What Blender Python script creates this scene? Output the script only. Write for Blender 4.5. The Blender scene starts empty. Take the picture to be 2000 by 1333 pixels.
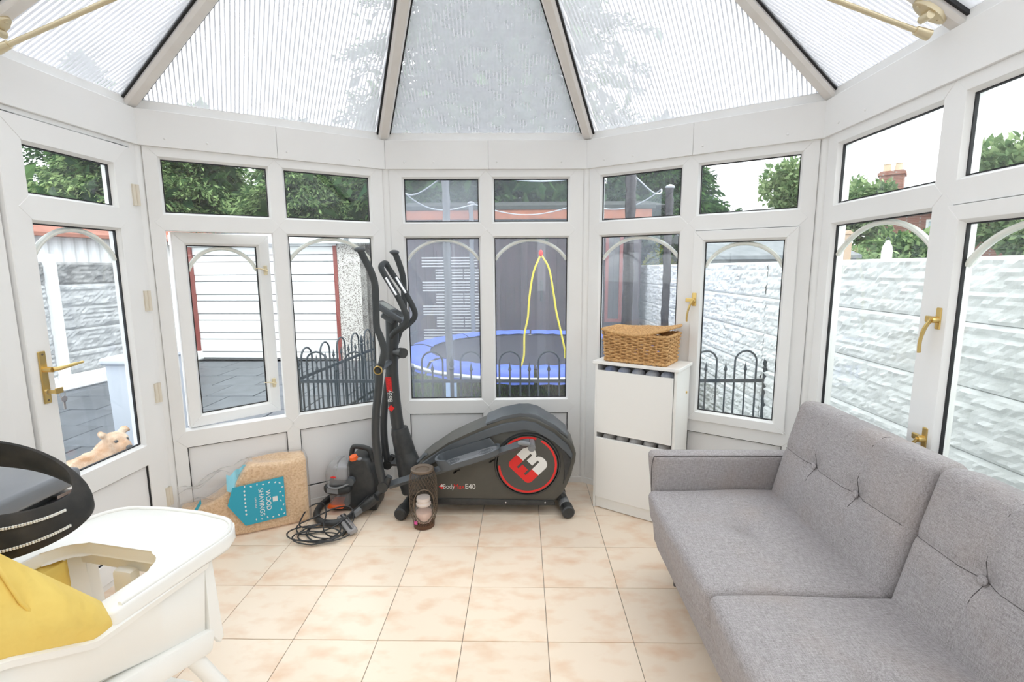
import bpy, bmesh, math, random
import numpy as np
from mathutils import Vector, Matrix

SC = bpy.context.scene
COL = SC.collection
PI = math.pi
random.seed(7)

# ------------------------------------------------------------------ camera, sky, exposure
cam_data = bpy.data.cameras.new('camera')
cam = bpy.data.objects.new('camera', cam_data)
COL.objects.link(cam)
cam_data.sensor_width = 36.0
cam_data.lens = 17.4855
cam_data.clip_start = 0.02
cam_data.clip_end = 300
CR = Vector((0.99978166, 0.02003058, -0.00595117))
CU = Vector((0.00299687, 0.14440677, 0.98951387))
CF = Vector((-0.02067993, 0.98931565, -0.14431521))
mw = Matrix.Identity(4)
for i in range(3):
    mw[i][0] = CR[i]; mw[i][1] = CU[i]; mw[i][2] = -CF[i]
mw[0][3], mw[1][3], mw[2][3] = 0.0, 0.0, 1.438
cam.matrix_world = mw
SC.camera = cam

SC.view_settings.view_transform = 'Standard'
SC.view_settings.look = 'None'
SC.view_settings.gamma = 1.0
SC.view_settings.use_curve_mapping = False
SC.view_settings.exposure = 1.45
SC.cycles.max_bounces = 14
SC.cycles.diffuse_bounces = 7
SC.cycles.glossy_bounces = 4
SC.cycles.transmission_bounces = 10
SC.cycles.transparent_max_bounces = 32

world = bpy.data.worlds.new('overcast_sky')
SC.world = world
world.use_nodes = True
wn = world.node_tree
bg = wn.nodes['Background']
bg.inputs['Color'].default_value = (0.93, 0.965, 1.0, 1)
bg.inputs['Strength'].default_value = 1.25

sun_data = bpy.data.lights.new('sun', 'SUN')
sun_data.energy = 0.7
sun_data.angle = math.radians(50)
sun_data.color = (1.0, 0.97, 0.93)
sun = bpy.data.objects.new('sun', sun_data)
COL.objects.link(sun)
sun.rotation_euler = Vector((-0.55, 0.35, -0.85)).to_track_quat('-Z', 'Y').to_euler()   # soft light from above, behind on the right side


# ------------------------------------------------------------------ materials
def new_mat(name):
    m = bpy.data.materials.new(name)
    m.use_nodes = True
    nt = m.node_tree
    return m, nt, nt.nodes['Principled BSDF']


def mat(name, c, rough=0.5, metal=0.0, c2=None, nscale=6.0, namt=1.0, bump=0.0, bscale=40.0, spec=0.5, rand=0.0, stretch=None, detail=4.0, ramp=(0.35, 0.65)):
    """Principled material with optional noise between c and c2, optional bump and optional per-object tint."""
    m, nt, b = new_mat(name)
    N, L = nt.nodes, nt.links
    b.inputs['Base Color'].default_value = (*c, 1)
    b.inputs['Roughness'].default_value = rough
    b.inputs['Metallic'].default_value = metal
    b.inputs['Specular IOR Level'].default_value = spec
    col = None
    vec = None
    if c2 or bump or rand:
        tc = N.new('ShaderNodeTexCoord')
        vec = tc.outputs['Object']
        info = N.new('ShaderNodeObjectInfo')
        ad = N.new('ShaderNodeVectorMath'); ad.operation = 'MULTIPLY_ADD'
        ad.inputs[0].default_value = (37.0, 91.0, 53.0)
        cmb = N.new('ShaderNodeCombineXYZ')
        for k in range(3):
            L.new(info.outputs['Random'], cmb.inputs[k])
        L.new(cmb.outputs[0], ad.inputs[1])
        L.new(vec, ad.inputs[2])
        vec = ad.outputs[0]
        if stretch:
            mp = N.new('ShaderNodeMapping')
            mp.inputs['Scale'].default_value = stretch
            L.new(vec, mp.inputs['Vector'])
            vec = mp.outputs['Vector']
    if c2:
        nz = N.new('ShaderNodeTexNoise')
        nz.inputs['Scale'].default_value = nscale
        nz.inputs['Detail'].default_value = detail
        L.new(vec, nz.inputs['Vector'])
        mr = N.new('ShaderNodeMapRange')
        mr.inputs['From Min'].default_value = ramp[0]
        mr.inputs['From Max'].default_value = ramp[1]
        mr.inputs['To Max'].default_value = namt
        L.new(nz.outputs['Fac'], mr.inputs['Value'])
        mx = N.new('ShaderNodeMix'); mx.data_type = 'RGBA'
        mx.inputs['A'].default_value = (*c, 1)
        mx.inputs['B'].default_value = (*c2, 1)
        L.new(mr.outputs['Result'], mx.inputs['Factor'])
        col = mx.outputs['Result']
        L.new(col, b.inputs['Base Color'])
    if rand:
        info2 = N.new('ShaderNodeObjectInfo')
        hv = N.new('ShaderNodeHueSaturation')
        mr2 = N.new('ShaderNodeMapRange')
        mr2.inputs['To Min'].default_value = 1 - rand
        mr2.inputs['To Max'].default_value = 1 + rand
        L.new(info2.outputs['Random'], mr2.inputs['Value'])
        L.new(mr2.outputs['Result'], hv.inputs['Value'])
        if col:
            L.new(col, hv.inputs['Color'])
        else:
            hv.inputs['Color'].default_value = (*c, 1)
        L.new(hv.outputs['Color'], b.inputs['Base Color'])
    if bump:
        nb = N.new('ShaderNodeTexNoise')
        nb.inputs['Scale'].default_value = bscale
        nb.inputs['Detail'].default_value = 3
        L.new(vec, nb.inputs['Vector'])
        bp = N.new('ShaderNodeBump')
        bp.inputs['Strength'].default_value = bump
        bp.inputs['Distance'].default_value = 0.01
        L.new(nb.outputs['Fac'], bp.inputs['Height'])
        L.new(bp.outputs['Normal'], b.inputs['Normal'])
    return m


def schlick(N, L, f0, k=1.0):
    """Mirror share of a thin sheet by viewing angle, the same from both sides."""
    lw = N.new('ShaderNodeLayerWeight'); lw.inputs['Blend'].default_value = 0.5
    pw = N.new('ShaderNodeMath'); pw.operation = 'POWER'; pw.inputs[1].default_value = 5.0
    L.new(lw.outputs['Facing'], pw.inputs[0])
    ma = N.new('ShaderNodeMath'); ma.operation = 'MULTIPLY_ADD'; ma.inputs[1].default_value = (1 - f0) * k; ma.inputs[2].default_value = f0 * k
    L.new(pw.outputs[0], ma.inputs[0])
    return ma


def glass_mat(name, tint=(0.96, 0.98, 0.97), haze=0.0, haze_col=(0.8, 0.85, 0.9), gloss=1.0, dscale=3.0):
    """Thin window glass: clear, with mirror reflection by Fresnel and a film of dust."""
    m = bpy.data.materials.new(name); m.use_nodes = True
    nt = m.node_tree; N, L = nt.nodes, nt.links
    N.remove(N['Principled BSDF'])
    out = N['Material Output']
    tr = N.new('ShaderNodeBsdfTransparent'); tr.inputs['Color'].default_value = (*tint, 1)
    gl = N.new('ShaderNodeBsdfGlossy'); gl.inputs['Roughness'].default_value = 0.0
    ml = schlick(N, L, 0.035, gloss)
    mx = N.new('ShaderNodeMixShader')
    L.new(ml.outputs[0], mx.inputs[0]); L.new(tr.outputs[0], mx.inputs[1]); L.new(gl.outputs[0], mx.inputs[2])
    last = mx
    if haze > 0:
        df = N.new('ShaderNodeBsdfTranslucent'); df.inputs['Color'].default_value = (*haze_col, 1)
        d2 = N.new('ShaderNodeBsdfDiffuse'); d2.inputs['Color'].default_value = (*haze_col, 1)
        md = N.new('ShaderNodeMixShader'); md.inputs[0].default_value = 0.5
        L.new(df.outputs[0], md.inputs[1]); L.new(d2.outputs[0], md.inputs[2])
        tc = N.new('ShaderNodeTexCoord')
        nz = N.new('ShaderNodeTexNoise'); nz.inputs['Scale'].default_value = dscale; nz.inputs['Detail'].default_value = 6
        L.new(tc.outputs['Object'], nz.inputs['Vector'])
        mr = N.new('ShaderNodeMapRange')
        mr.inputs['From Min'].default_value = 0.3; mr.inputs['From Max'].default_value = 0.7
        mr.inputs['To Min'].default_value = haze * 0.5; mr.inputs['To Max'].default_value = haze * 1.5
        L.new(nz.outputs['Fac'], mr.inputs['Value'])
        m2 = N.new('ShaderNodeMixShader')
        L.new(mr.outputs['Result'], m2.inputs[0]); L.new(mx.outputs[0], m2.inputs[1]); L.new(md.outputs[0], m2.inputs[2])
        last = m2
    L.new(last.outputs[0], out.inputs['Surface'])
    return m


def veil_mat(name, col, alpha, trans=0.5, rough=None, col2=None, nscale=5.0):
    """See-through white or coloured sheet: part clear, part scattering, sometimes with a sheen."""
    m = bpy.data.materials.new(name); m.use_nodes = True
    nt = m.node_tree; N, L = nt.nodes, nt.links
    N.remove(N['Principled BSDF'])
    out = N['Material Output']
    tr = N.new('ShaderNodeBsdfTransparent')
    tl = N.new('ShaderNodeBsdfTranslucent'); df = N.new('ShaderNodeBsdfDiffuse')
    tl.inputs['Color'].default_value = (*col, 1); df.inputs['Color'].default_value = (*col, 1)
    ms = N.new('ShaderNodeMixShader'); ms.inputs[0].default_value = 1 - trans
    L.new(tl.outputs[0], ms.inputs[1]); L.new(df.outputs[0], ms.inputs[2])
    scat = ms
    if rough is not None:
        gl = N.new('ShaderNodeBsdfGlossy'); gl.inputs['Roughness'].default_value = rough
        fr = schlick(N, L, 0.04)
        mg = N.new('ShaderNodeMixShader')
        mt = N.new('ShaderNodeMixShader'); mt.inputs[0].default_value = alpha
        L.new(tr.outputs[0], mt.inputs[1]); L.new(ms.outputs[0], mt.inputs[2])
        L.new(fr.outputs[0], mg.inputs[0]); L.new(mt.outputs[0], mg.inputs[1]); L.new(gl.outputs[0], mg.inputs[2])
        L.new(mg.outputs[0], out.inputs['Surface'])
        return m
    mt = N.new('ShaderNodeMixShader'); mt.inputs[0].default_value = alpha
    if nscale and col2 is not None:
        tc = N.new('ShaderNodeTexCoord')
        nz = N.new('ShaderNodeTexNoise'); nz.inputs['Scale'].default_value = nscale; nz.inputs['Detail'].default_value = 7
        L.new(tc.outputs['Object'], nz.inputs['Vector'])
        mr = N.new('ShaderNodeMapRange')
        mr.inputs['From Min'].default_value = 0.35; mr.inputs['From Max'].default_value = 0.7
        mr.inputs['To Min'].default_value = alpha; mr.inputs['To Max'].default_value = min(1, alpha * 1.8)
        L.new(nz.outputs['Fac'], mr.inputs['Value']); L.new(mr.outputs['Result'], mt.inputs[0])
        mc = N.new('ShaderNodeMix'); mc.data_type = 'RGBA'
        mc.inputs['A'].default_value = (*col, 1); mc.inputs['B'].default_value = (*col2, 1)
        L.new(nz.outputs['Fac'], mc.inputs['Factor'])
        L.new(mc.outputs['Result'], tl.inputs['Color']); L.new(mc.outputs['Result'], df.inputs['Color'])
    L.new(tr.outputs[0], mt.inputs[1]); L.new(scat.outputs[0], mt.inputs[2])
    L.new(mt.outputs[0], out.inputs['Surface'])
    return m


def leaf_mat(name, c, c2, trans=0.35):
    m = bpy.data.materials.new(name); m.use_nodes = True
    nt = m.node_tree; N, L = nt.nodes, nt.links
    N.remove(N['Principled BSDF'])
    out = N['Material Output']
    geo = N.new('ShaderNodeNewGeometry')
    mx = N.new('ShaderNodeMix'); mx.data_type = 'RGBA'
    mx.inputs['A'].default_value = (*c, 1); mx.inputs['B'].default_value = (*c2, 1)
    pw = N.new('ShaderNodeMath'); pw.operation = 'POWER'; pw.inputs[1].default_value = 1.6
    L.new(geo.outputs['Random Per Island'], pw.inputs[0])
    L.new(pw.outputs[0], mx.inputs['Factor'])
    d = N.new('ShaderNodeBsdfDiffuse'); t = N.new('ShaderNodeBsdfTranslucent')
    L.new(mx.outputs['Result'], d.inputs['Color']); L.new(mx.outputs['Result'], t.inputs['Color'])
    ms = N.new('ShaderNodeMixShader'); ms.inputs[0].default_value = trans
    L.new(d.outputs[0], ms.inputs[1]); L.new(t.outputs[0], ms.inputs[2])
    L.new(ms.outputs[0], out.inputs['Surface'])
    return m


def brick_mat(name, c1, c2, mortar, scale=4.4):
    m, nt, b = new_mat(name)
    N, L = nt.nodes, nt.links
    tc = N.new('ShaderNodeTexCoord')
    sp = N.new('ShaderNodeSeparateXYZ'); L.new(tc.outputs['Object'], sp.inputs[0])
    ad = N.new('ShaderNodeMath'); L.new(sp.outputs[0], ad.inputs[0]); L.new(sp.outputs[1], ad.inputs[1])
    cb = N.new('ShaderNodeCombineXYZ'); L.new(ad.outputs[0], cb.inputs[0]); L.new(sp.outputs[2], cb.inputs[1])
    br = N.new('ShaderNodeTexBrick')
    br.inputs['Color1'].default_value = (*c1, 1); br.inputs['Color2'].default_value = (*c2, 1); br.inputs['Mortar'].default_value = (*mortar, 1)
    br.inputs['Scale'].default_value = scale; br.inputs['Mortar Size'].default_value = 0.015
    L.new(cb.outputs[0], br.inputs['Vector'])
    L.new(br.outputs['Color'], b.inputs['Base Color'])
    b.inputs['Roughness'].default_value = 0.9
    return m


def weave_mat(name, c, c2, scale=420.0, rough=0.95):
    """Melange upholstery: two tones of yarn crossed in a fine grid."""
    m, nt, b = new_mat(name)
    N, L = nt.nodes, nt.links
    tc = N.new('ShaderNodeTexCoord')
    cols = []
    for st in ((1.0, 0.12, 1.0), (1.0, 1.0, 0.12), (0.12, 1.0, 1.0)):
        mp = N.new('ShaderNodeMapping'); mp.inputs['Scale'].default_value = st
        L.new(tc.outputs['Object'], mp.inputs['Vector'])
        nz = N.new('ShaderNodeTexNoise'); nz.inputs['Scale'].default_value = scale; nz.inputs['Detail'].default_value = 2
        L.new(mp.outputs['Vector'], nz.inputs['Vector'])
        cols.append(nz.outputs['Fac'])
    a1 = N.new('ShaderNodeMath'); L.new(cols[0], a1.inputs[0]); L.new(cols[1], a1.inputs[1])
    a2 = N.new('ShaderNodeMath'); L.new(a1.outputs[0], a2.inputs[0]); L.new(cols[2], a2.inputs[1])
    mr = N.new('ShaderNodeMapRange')
    mr.inputs['From Min'].default_value = 1.05; mr.inputs['From Max'].default_value = 1.95
    L.new(a2.outputs[0], mr.inputs['Value'])
    mx = N.new('ShaderNodeMix'); mx.data_type = 'RGBA'
    mx.inputs['A'].default_value = (*c, 1); mx.inputs['B'].default_value = (*c2, 1)
    L.new(mr.outputs['Result'], mx.inputs['Factor'])
    # worn brownish patches
    n2 = N.new('ShaderNodeTexNoise'); n2.inputs['Scale'].default_value = 3.5; n2.inputs['Detail'].default_value = 5
    L.new(tc.outputs['Object'], n2.inputs['Vector'])
    m2 = N.new('ShaderNodeMapRange'); m2.inputs['From Min'].default_value = 0.5; m2.inputs['From Max'].default_value = 0.75; m2.inputs['To Max'].default_value = 0.35
    L.new(n2.outputs['Fac'], m2.inputs['Value'])
    mx2 = N.new('ShaderNodeMix'); mx2.data_type = 'RGBA'; mx2.inputs['B'].default_value = (0.36, 0.28, 0.23, 1)
    L.new(m2.outputs['Result'], mx2.inputs['Factor']); L.new(mx.outputs['Result'], mx2.inputs['A'])
    L.new(mx2.outputs['Result'], b.inputs['Base Color'])
    b.inputs['Roughness'].default_value = rough
    b.inputs['Specular IOR Level'].default_value = 0.2
    bp = N.new('ShaderNodeBump'); bp.inputs['Strength'].default_value = 0.25; bp.inputs['Distance'].default_value = 0.002
    L.new(a2.outputs[0], bp.inputs['Height']); L.new(bp.outputs['Normal'], b.inputs['Normal'])
    return m


UPVC = mat('white_upvc', (0.86, 0.86, 0.85), 0.35, c2=(0.82, 0.815, 0.80), nscale=2.5, namt=0.6)
UPVC_PANEL = mat('white_panel', (0.84, 0.84, 0.84), 0.4)
RAFTER = mat('cream_rafter', (0.80, 0.775, 0.745), 0.5, c2=(0.70, 0.66, 0.62), nscale=9, namt=0.5)
GASKET = mat('black_gasket', (0.012, 0.012, 0.014), 0.6)
GLASS = glass_mat('window_glass', haze=0.012)
GLASS_HAZY = glass_mat('hazy_dusty_glass', tint=(0.93, 0.95, 0.97), haze=0.14, haze_col=(0.78, 0.83, 0.9))  # dusty film also paints in the pale haze of the middle panes
GLASS_MID = glass_mat('slightly_hazy_glass', tint=(0.93, 0.95, 0.96), haze=0.03, haze_col=(0.8, 0.84, 0.88))  # fainter film with the same haze put into the glass
ARCH = mat('arch_bar_cream', (0.84, 0.84, 0.78), 0.5)
POLY = veil_mat('polycarbonate_skin', (0.90, 0.92, 0.95), 0.26, 0.6, col2=(0.62, 0.64, 0.66), nscale=7.0)
POLY_DIRTY = veil_mat('polycarbonate_skin_dirty', (0.86, 0.88, 0.92), 0.26, 0.6, col2=(0.45, 0.47, 0.49), nscale=16.0)
RIB = veil_mat('polycarbonate_rib', (0.65, 0.65, 0.67), 0.92, 0.6)
BRASS = mat('brass', (0.72, 0.52, 0.20), 0.28, 0.9)
CREAM_METAL = mat('cream_brass', (0.72, 0.62, 0.42), 0.35, 0.6)
CHROME = mat('chrome', (0.8, 0.8, 0.82), 0.2, 1.0)
TILE = mat('cream_floor_tile', (0.87, 0.73, 0.58), 0.3, c2=(0.75, 0.49, 0.31), nscale=13.0, namt=0.75, rand=0.03, stretch=(0.6, 1.0, 1.0), detail=6, ramp=(0.47, 0.75))
GROUT = mat('dark_grout', (0.28, 0.24, 0.21), 0.9)
BLACKP = mat('black_plastic', (0.028, 0.03, 0.032), 0.42, c2=(0.055, 0.055, 0.052), nscale=30, namt=0.6)
GREYP = mat('dark_grey_plastic', (0.085, 0.095, 0.105), 0.4)
SHELLP = mat('grey_brown_shell_plastic', (0.088, 0.084, 0.072), 0.36, c2=(0.062, 0.060, 0.052), nscale=4)
MIDGREY = mat('mid_grey_plastic', (0.22, 0.225, 0.235), 0.45)
TUBE = mat('black_steel_tube', (0.04, 0.043, 0.045), 0.36)
RUBBER = mat('black_foam_grip', (0.045, 0.05, 0.052), 0.75, bump=0.2, bscale=300)
RED = mat('red_print', (0.75, 0.02, 0.018), 0.5)
WHITEPRINT = mat('white_print', (0.8, 0.8, 0.78), 0.5)
SOFA = weave_mat('grey_melange_fabric', (0.225, 0.208, 0.207), (0.465, 0.437, 0.443))
SEAM = mat('dark_seam', (0.08, 0.07, 0.07), 0.9)
LAMINATE = mat('white_laminate', (0.86, 0.85, 0.82), 0.35)
WICKER = mat('seagrass_wicker', (0.72, 0.44, 0.19), 0.7, c2=(0.46, 0.24, 0.085), nscale=90, namt=0.9, bump=0.4, bscale=260)
WHITEPL = mat('white_highchair_plastic', (0.87, 0.865, 0.83), 0.3)
YELLOW = mat('yellow_fabric', (0.84, 0.63, 0.17), 0.85, bump=0.9, bscale=16, c2=(0.80, 0.57, 0.13), nscale=5)
SHAVE = mat('wood_shavings', (0.86, 0.60, 0.35), 0.9, c2=(0.62, 0.36, 0.17), nscale=85, namt=0.9, bump=0.9, bscale=120, ramp=(0.42, 0.7))
FILM = veil_mat('clear_film', (0.94, 0.95, 0.96), 0.17, 0.5, rough=0.12)
BLUE = mat('blue_label', (0.02, 0.36, 0.50), 0.4)
CLEAR = veil_mat('clear_tank_plastic', (0.75, 0.75, 0.76), 0.30, 0.5, rough=0.08)
JAR = veil_mat('jar_glass', (0.9, 0.88, 0.86), 0.22, 0.5, rough=0.05)
WAX = mat('pink_wax', (0.86, 0.62, 0.52), 0.5)
ORANGE = mat('orange_plastic', (0.85, 0.13, 0.02), 0.4)
BRONZE = mat('brown_wire', (0.17, 0.125, 0.09), 0.5, 0.3)
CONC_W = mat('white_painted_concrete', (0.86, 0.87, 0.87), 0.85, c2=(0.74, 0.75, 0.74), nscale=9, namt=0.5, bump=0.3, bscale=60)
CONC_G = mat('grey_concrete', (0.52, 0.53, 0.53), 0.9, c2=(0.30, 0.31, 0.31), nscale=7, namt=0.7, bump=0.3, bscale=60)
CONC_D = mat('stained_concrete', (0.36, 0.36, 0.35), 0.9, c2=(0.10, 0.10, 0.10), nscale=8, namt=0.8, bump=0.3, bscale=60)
SLAB = mat('wet_paving_slab', (0.10, 0.112, 0.128), 0.4, c2=(0.065, 0.074, 0.086), nscale=5, namt=0.8, rand=0.12)
EARTH = mat('concrete_ground', (0.30, 0.31, 0.32), 0.8, c2=(0.2, 0.21, 0.22), nscale=2)
LAWN = mat('lawn_soil', (0.07, 0.11, 0.035), 0.95, c2=(0.10, 0.09, 0.05), nscale=3)
DASH = mat('pebbledash', (0.70, 0.67, 0.64), 0.95, c2=(0.20, 0.17, 0.15), nscale=70, namt=1.0, bump=1.0, bscale=90, ramp=(0.5, 0.62), detail=2)
DOORW = mat('white_door_board', (0.85, 0.86, 0.87), 0.5)
REDWOOD = mat('red_brown_paint', (0.26, 0.06, 0.05), 0.6)
IRON = mat('black_iron', (0.035, 0.045, 0.055), 0.5)
SHEDW = mat('dark_shed_boards', (0.085, 0.05, 0.06), 0.7, c2=(0.05, 0.035, 0.04), nscale=4, stretch=(6, 6, 0.6), rand=0.15)
FASCIA = mat('orange_brown_fascia', (0.45, 0.15, 0.07), 0.6, c2=(0.34, 0.11, 0.05), nscale=5)
FELT = mat('dark_roof_felt', (0.05, 0.055, 0.05), 0.9)
FELT_G = mat('grey_roof_felt', (0.22, 0.235, 0.25), 0.9, c2=(0.17, 0.185, 0.20), nscale=6)
PALE = mat('pale_slats', (0.62, 0.62, 0.60), 0.7)
PADBLUE = mat('trampoline_pad_blue', (0.10, 0.17, 0.62), 0.45, bump=0.3, bscale=8)
MATBLK = mat('trampoline_mat', (0.02, 0.017, 0.028), 0.7)
GALV = mat('galvanised_steel', (0.62, 0.64, 0.66), 0.35, 0.7)
NET = veil_mat('enclosure_net', (0.50, 0.55, 0.60), 0.11, 0.5)
SLEEVE = mat('black_pole_sleeve', (0.035, 0.03, 0.035), 0.25, bump=1.0, bscale=22)
YRIB = mat('yellow_zip_tape', (0.85, 0.72, 0.10), 0.6)
FOAMB = mat('pale_blue_foam', (0.45, 0.60, 0.85), 0.7)
BRICK = brick_mat('red_brick', (0.34, 0.15, 0.11), (0.25, 0.11, 0.085), (0.36, 0.31, 0.28))
BRICK_HOUSE = brick_mat('cream_brick', (0.62, 0.55, 0.47), (0.55, 0.48, 0.40), (0.70, 0.66, 0.60))
SLATE = mat('slate_roof', (0.30, 0.33, 0.36), 0.7, c2=(0.24, 0.26, 0.29), nscale=3, stretch=(1, 1, 14))
REDTILE = mat('red_tile_roof', (0.40, 0.16, 0.11), 0.8, c2=(0.30, 0.12, 0.08), nscale=6)
BARK = mat('bark', (0.10, 0.075, 0.055), 0.95)
CONIFER = leaf_mat('conifer_needles', (0.018, 0.052, 0.024), (0.10, 0.20, 0.065))
CONIFER_L = leaf_mat('pale_conifer_needles', (0.04, 0.095, 0.035), (0.36, 0.50, 0.22))
LEAF = leaf_mat('green_leaves', (0.12, 0.20, 0.09), (0.40, 0.50, 0.26))
LEAF_Y = leaf_mat('yellow_green_leaves', (0.30, 0.38, 0.02), (0.75, 0.72, 0.06))
GRASS = leaf_mat('grass_blades', (0.12, 0.24, 0.05), (0.30, 0.46, 0.13))
FUR = mat('tan_dog_fur', (0.42, 0.22, 0.10), 0.95, c2=(0.66, 0.50, 0.36), nscale=7, namt=1.0, bump=0.6, bscale=90)
NOSE = mat('dark_nose', (0.02, 0.018, 0.018), 0.4)
WOODPOST = mat('weathered_post', (0.45, 0.33, 0.24), 0.9)


# ------------------------------------------------------------------ geometry helpers
class G:
    """Collects shapes; build() links them as one mesh object."""

    def __init__(self):
        self.v, self.f = [], []

    def add(self, vs, fs, M=None):
        o = len(self.v)
        if M is not None:
            vs = [M @ Vector(p) for p in vs]
        self.v += [tuple(p) for p in vs]
        self.f += [tuple(i + o for i in q) for q in fs]
        return self

    def box(self, x0, x1, y0, y1, z0, z1, M=None, bev=0.0, seg=1):
        if bev <= 0:
            vs = [(x0, y0, z0), (x1, y0, z0), (x1, y1, z0), (x0, y1, z0), (x0, y0, z1), (x1, y0, z1), (x1, y1, z1), (x0, y1, z1)]
            fs = [(0, 3, 2, 1), (4, 5, 6, 7), (0, 1, 5, 4), (1, 2, 6, 5), (2, 3, 7, 6), (3, 0, 4, 7)]
            return self.add(vs, fs, M)
        bm = bmesh.new()
        bmesh.ops.create_cube(bm, size=1)
        for p in bm.verts:
            p.co = Vector((x0 + (p.co.x + 0.5) * (x1 - x0), y0 + (p.co.y + 0.5) * (y1 - y0), z0 + (p.co.z + 0.5) * (z1 - z0)))
        bmesh.ops.bevel(bm, geom=bm.edges[:], offset=bev, segments=seg, affect='EDGES', profile=0.5)
        return self.bm(bm, M)

    def bm(self, bm, M=None):
        bm.verts.index_update()
        self.add([p.co.copy() for p in bm.verts], [[p.index for p in q.verts] for q in bm.faces], M)
        bm.free()
        return self

    def prism(self, poly, d0, d1, M=None, bev=0.0, seg=2):
        """poly in local x,y; extruded along local z from d0 to d1."""
        n = len(poly)
        ar = sum(poly[i][0] * poly[(i + 1) % n][1] - poly[(i + 1) % n][0] * poly[i][1] for i in range(n))
        if ar < 0:
            poly = poly[::-1]
        vs = [(x, y, d0) for x, y in poly] + [(x, y, d1) for x, y in poly]
        fs = [tuple(range(n - 1, -1, -1)), tuple(range(n, 2 * n))] + [(i, (i + 1) % n, n + (i + 1) % n, n + i) for i in range(n)]
        if bev <= 0:
            return self.add(vs, fs, M)
        bm = bmesh.new()
        bv = [bm.verts.new(p) for p in vs]
        caps = []
        for q in fs:
            face = bm.faces.new([bv[i] for i in q])
            if len(q) == n and len(caps) < 2:
                caps.append(face)
        ed = list({e for c in caps for e in c.edges})
        bmesh.ops.bevel(bm, geom=ed, offset=bev, segments=seg, affect='EDGES', profile=0.5)
        return self.bm(bm, M)

    def tube(self, pts, r, n=10, closed=False, M=None, flat=1.0, caps=True):
        pts = [Vector(p) for p in pts]
        m = len(pts)
        rs = r if isinstance(r, (list, tuple)) else [r] * m
        vs, fs = [], []
        up = None
        for i, p in enumerate(pts):
            if closed:
                t = pts[(i + 1) % m] - pts[i - 1]
            else:
                t = pts[min(i + 1, m - 1)] - pts[max(i - 1, 0)]
            t.normalize()
            if up is None:
                a = Vector((0, 0, 1)) if abs(t.z) < 0.9 else Vector((1, 0, 0))
                up = (a - t * a.dot(t)).normalized()
            else:
                up = (up - t * up.dot(t))
                if up.length < 1e-6:
                    a = Vector((0, 1, 0)); up = a - t * a.dot(t)
                up.normalize()
            sd = t.cross(up)
            for k in range(n):
                a = 2 * PI * k / n
                vs.append(p + (up * math.cos(a) * flat + sd * math.sin(a)) * rs[i])
        lim = m if closed else m - 1
        for i in range(lim):
            for k in range(n):
                a, b = i * n + k, i * n + (k + 1) % n
                c, d = ((i + 1) % m) * n + (k + 1) % n, ((i + 1) % m) * n + k
                fs.append((a, d, c, b))
        if caps and not closed:
            fs.append(tuple(range(n)))
            fs.append(tuple((m - 1) * n + k for k in range(n - 1, -1, -1)))
        return self.add(vs, fs, M)

    def lathe(self, prof, n=24, M=None):
        vs, fs = [], []
        for r, z in prof:
            for k in range(n):
                a = 2 * PI * k / n
                vs.append((r * math.cos(a), r * math.sin(a), z))
        for i in range(len(prof) - 1):
            for k in range(n):
                fs.append((i * n + k, i * n + (k + 1) % n, (i + 1) * n + (k + 1) % n, (i + 1) * n + k))
        if prof[0][0] > 1e-6:
            fs.append(tuple(range(n - 1, -1, -1)))
        if prof[-1][0] > 1e-6:
            fs.append(tuple((len(prof) - 1) * n + k for k in range(n)))
        return self.add(vs, fs, M)

    def ell(self, c, r, n=16, m=10, M=None):
        prof = [(math.sin(PI * i / m) + (1e-4 if i in (0, m) else 0), -math.cos(PI * i / m)) for i in range(m + 1)]
        T = Matrix.Translation(Vector(c)) @ Matrix.Diagonal((*r, 1))
        if M is not None:
            T = M @ T
        return self.lathe(prof, n, T)

    def grid(self, fn, nu, nv, M=None):
        vs = [fn(i / nu, j / nv) for j in range(nv + 1) for i in range(nu + 1)]
        w = nu + 1
        fs = [(j * w + i, j * w + i + 1, (j + 1) * w + i + 1, (j + 1) * w + i) for j in range(nv) for i in range(nu)]
        return self.add(vs, fs, M)

    def pillow(self, half, r, res=(24, 24, 8), fn=None, M=None):
        """Rounded box of half sizes, optionally reshaped by fn(Vector)->Vector."""
        hx, hy, hz = half
        ids, vs, fs = {}, [], []

        def vert(p):
            k = tuple(round(c, 5) for c in p)
            if k not in ids:
                ids[k] = len(vs)
                q = Vector((p[0] * hx, p[1] * hy, p[2] * hz))
                inn = Vector([max(-(h - r), min(h - r, c)) for h, c in zip((hx, hy, hz), q)])
                d = q - inn
                if d.length > 1e-9:
                    mx = max(abs(d.x), abs(d.y), abs(d.z))
                    q = inn + d.normalized() * mx
                vs.append(fn(q) if fn else q)
            return ids[k]

        def lin(n, h):
            e = r / h
            k = max(3, n // 6)
            a = [-1 + e * i / k for i in range(k)]
            b = [-1 + e + (2 - 2 * e) * i / n for i in range(n + 1)]
            return a + b + [-c for c in a[::-1]]
        X, Y, Z = lin(res[0], hx), lin(res[1], hy), lin(res[2], hz)
        for s in (-1, 1):
            for A, B, mk in ((X, Y, lambda a, b: (a, b, s)), (Y, Z, lambda a, b: (s, a, b)), (Z, X, lambda a, b: (b, s, a))):
                for i in range(len(A) - 1):
                    for j in range(len(B) - 1):
                        q = [vert(mk(A[i], B[j])), vert(mk(A[i + 1], B[j])), vert(mk(A[i + 1], B[j + 1])), vert(mk(A[i], B[j + 1]))]
                        fs.append(q if s > 0 else q[::-1])
        return self.add(vs, fs, M)

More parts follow.
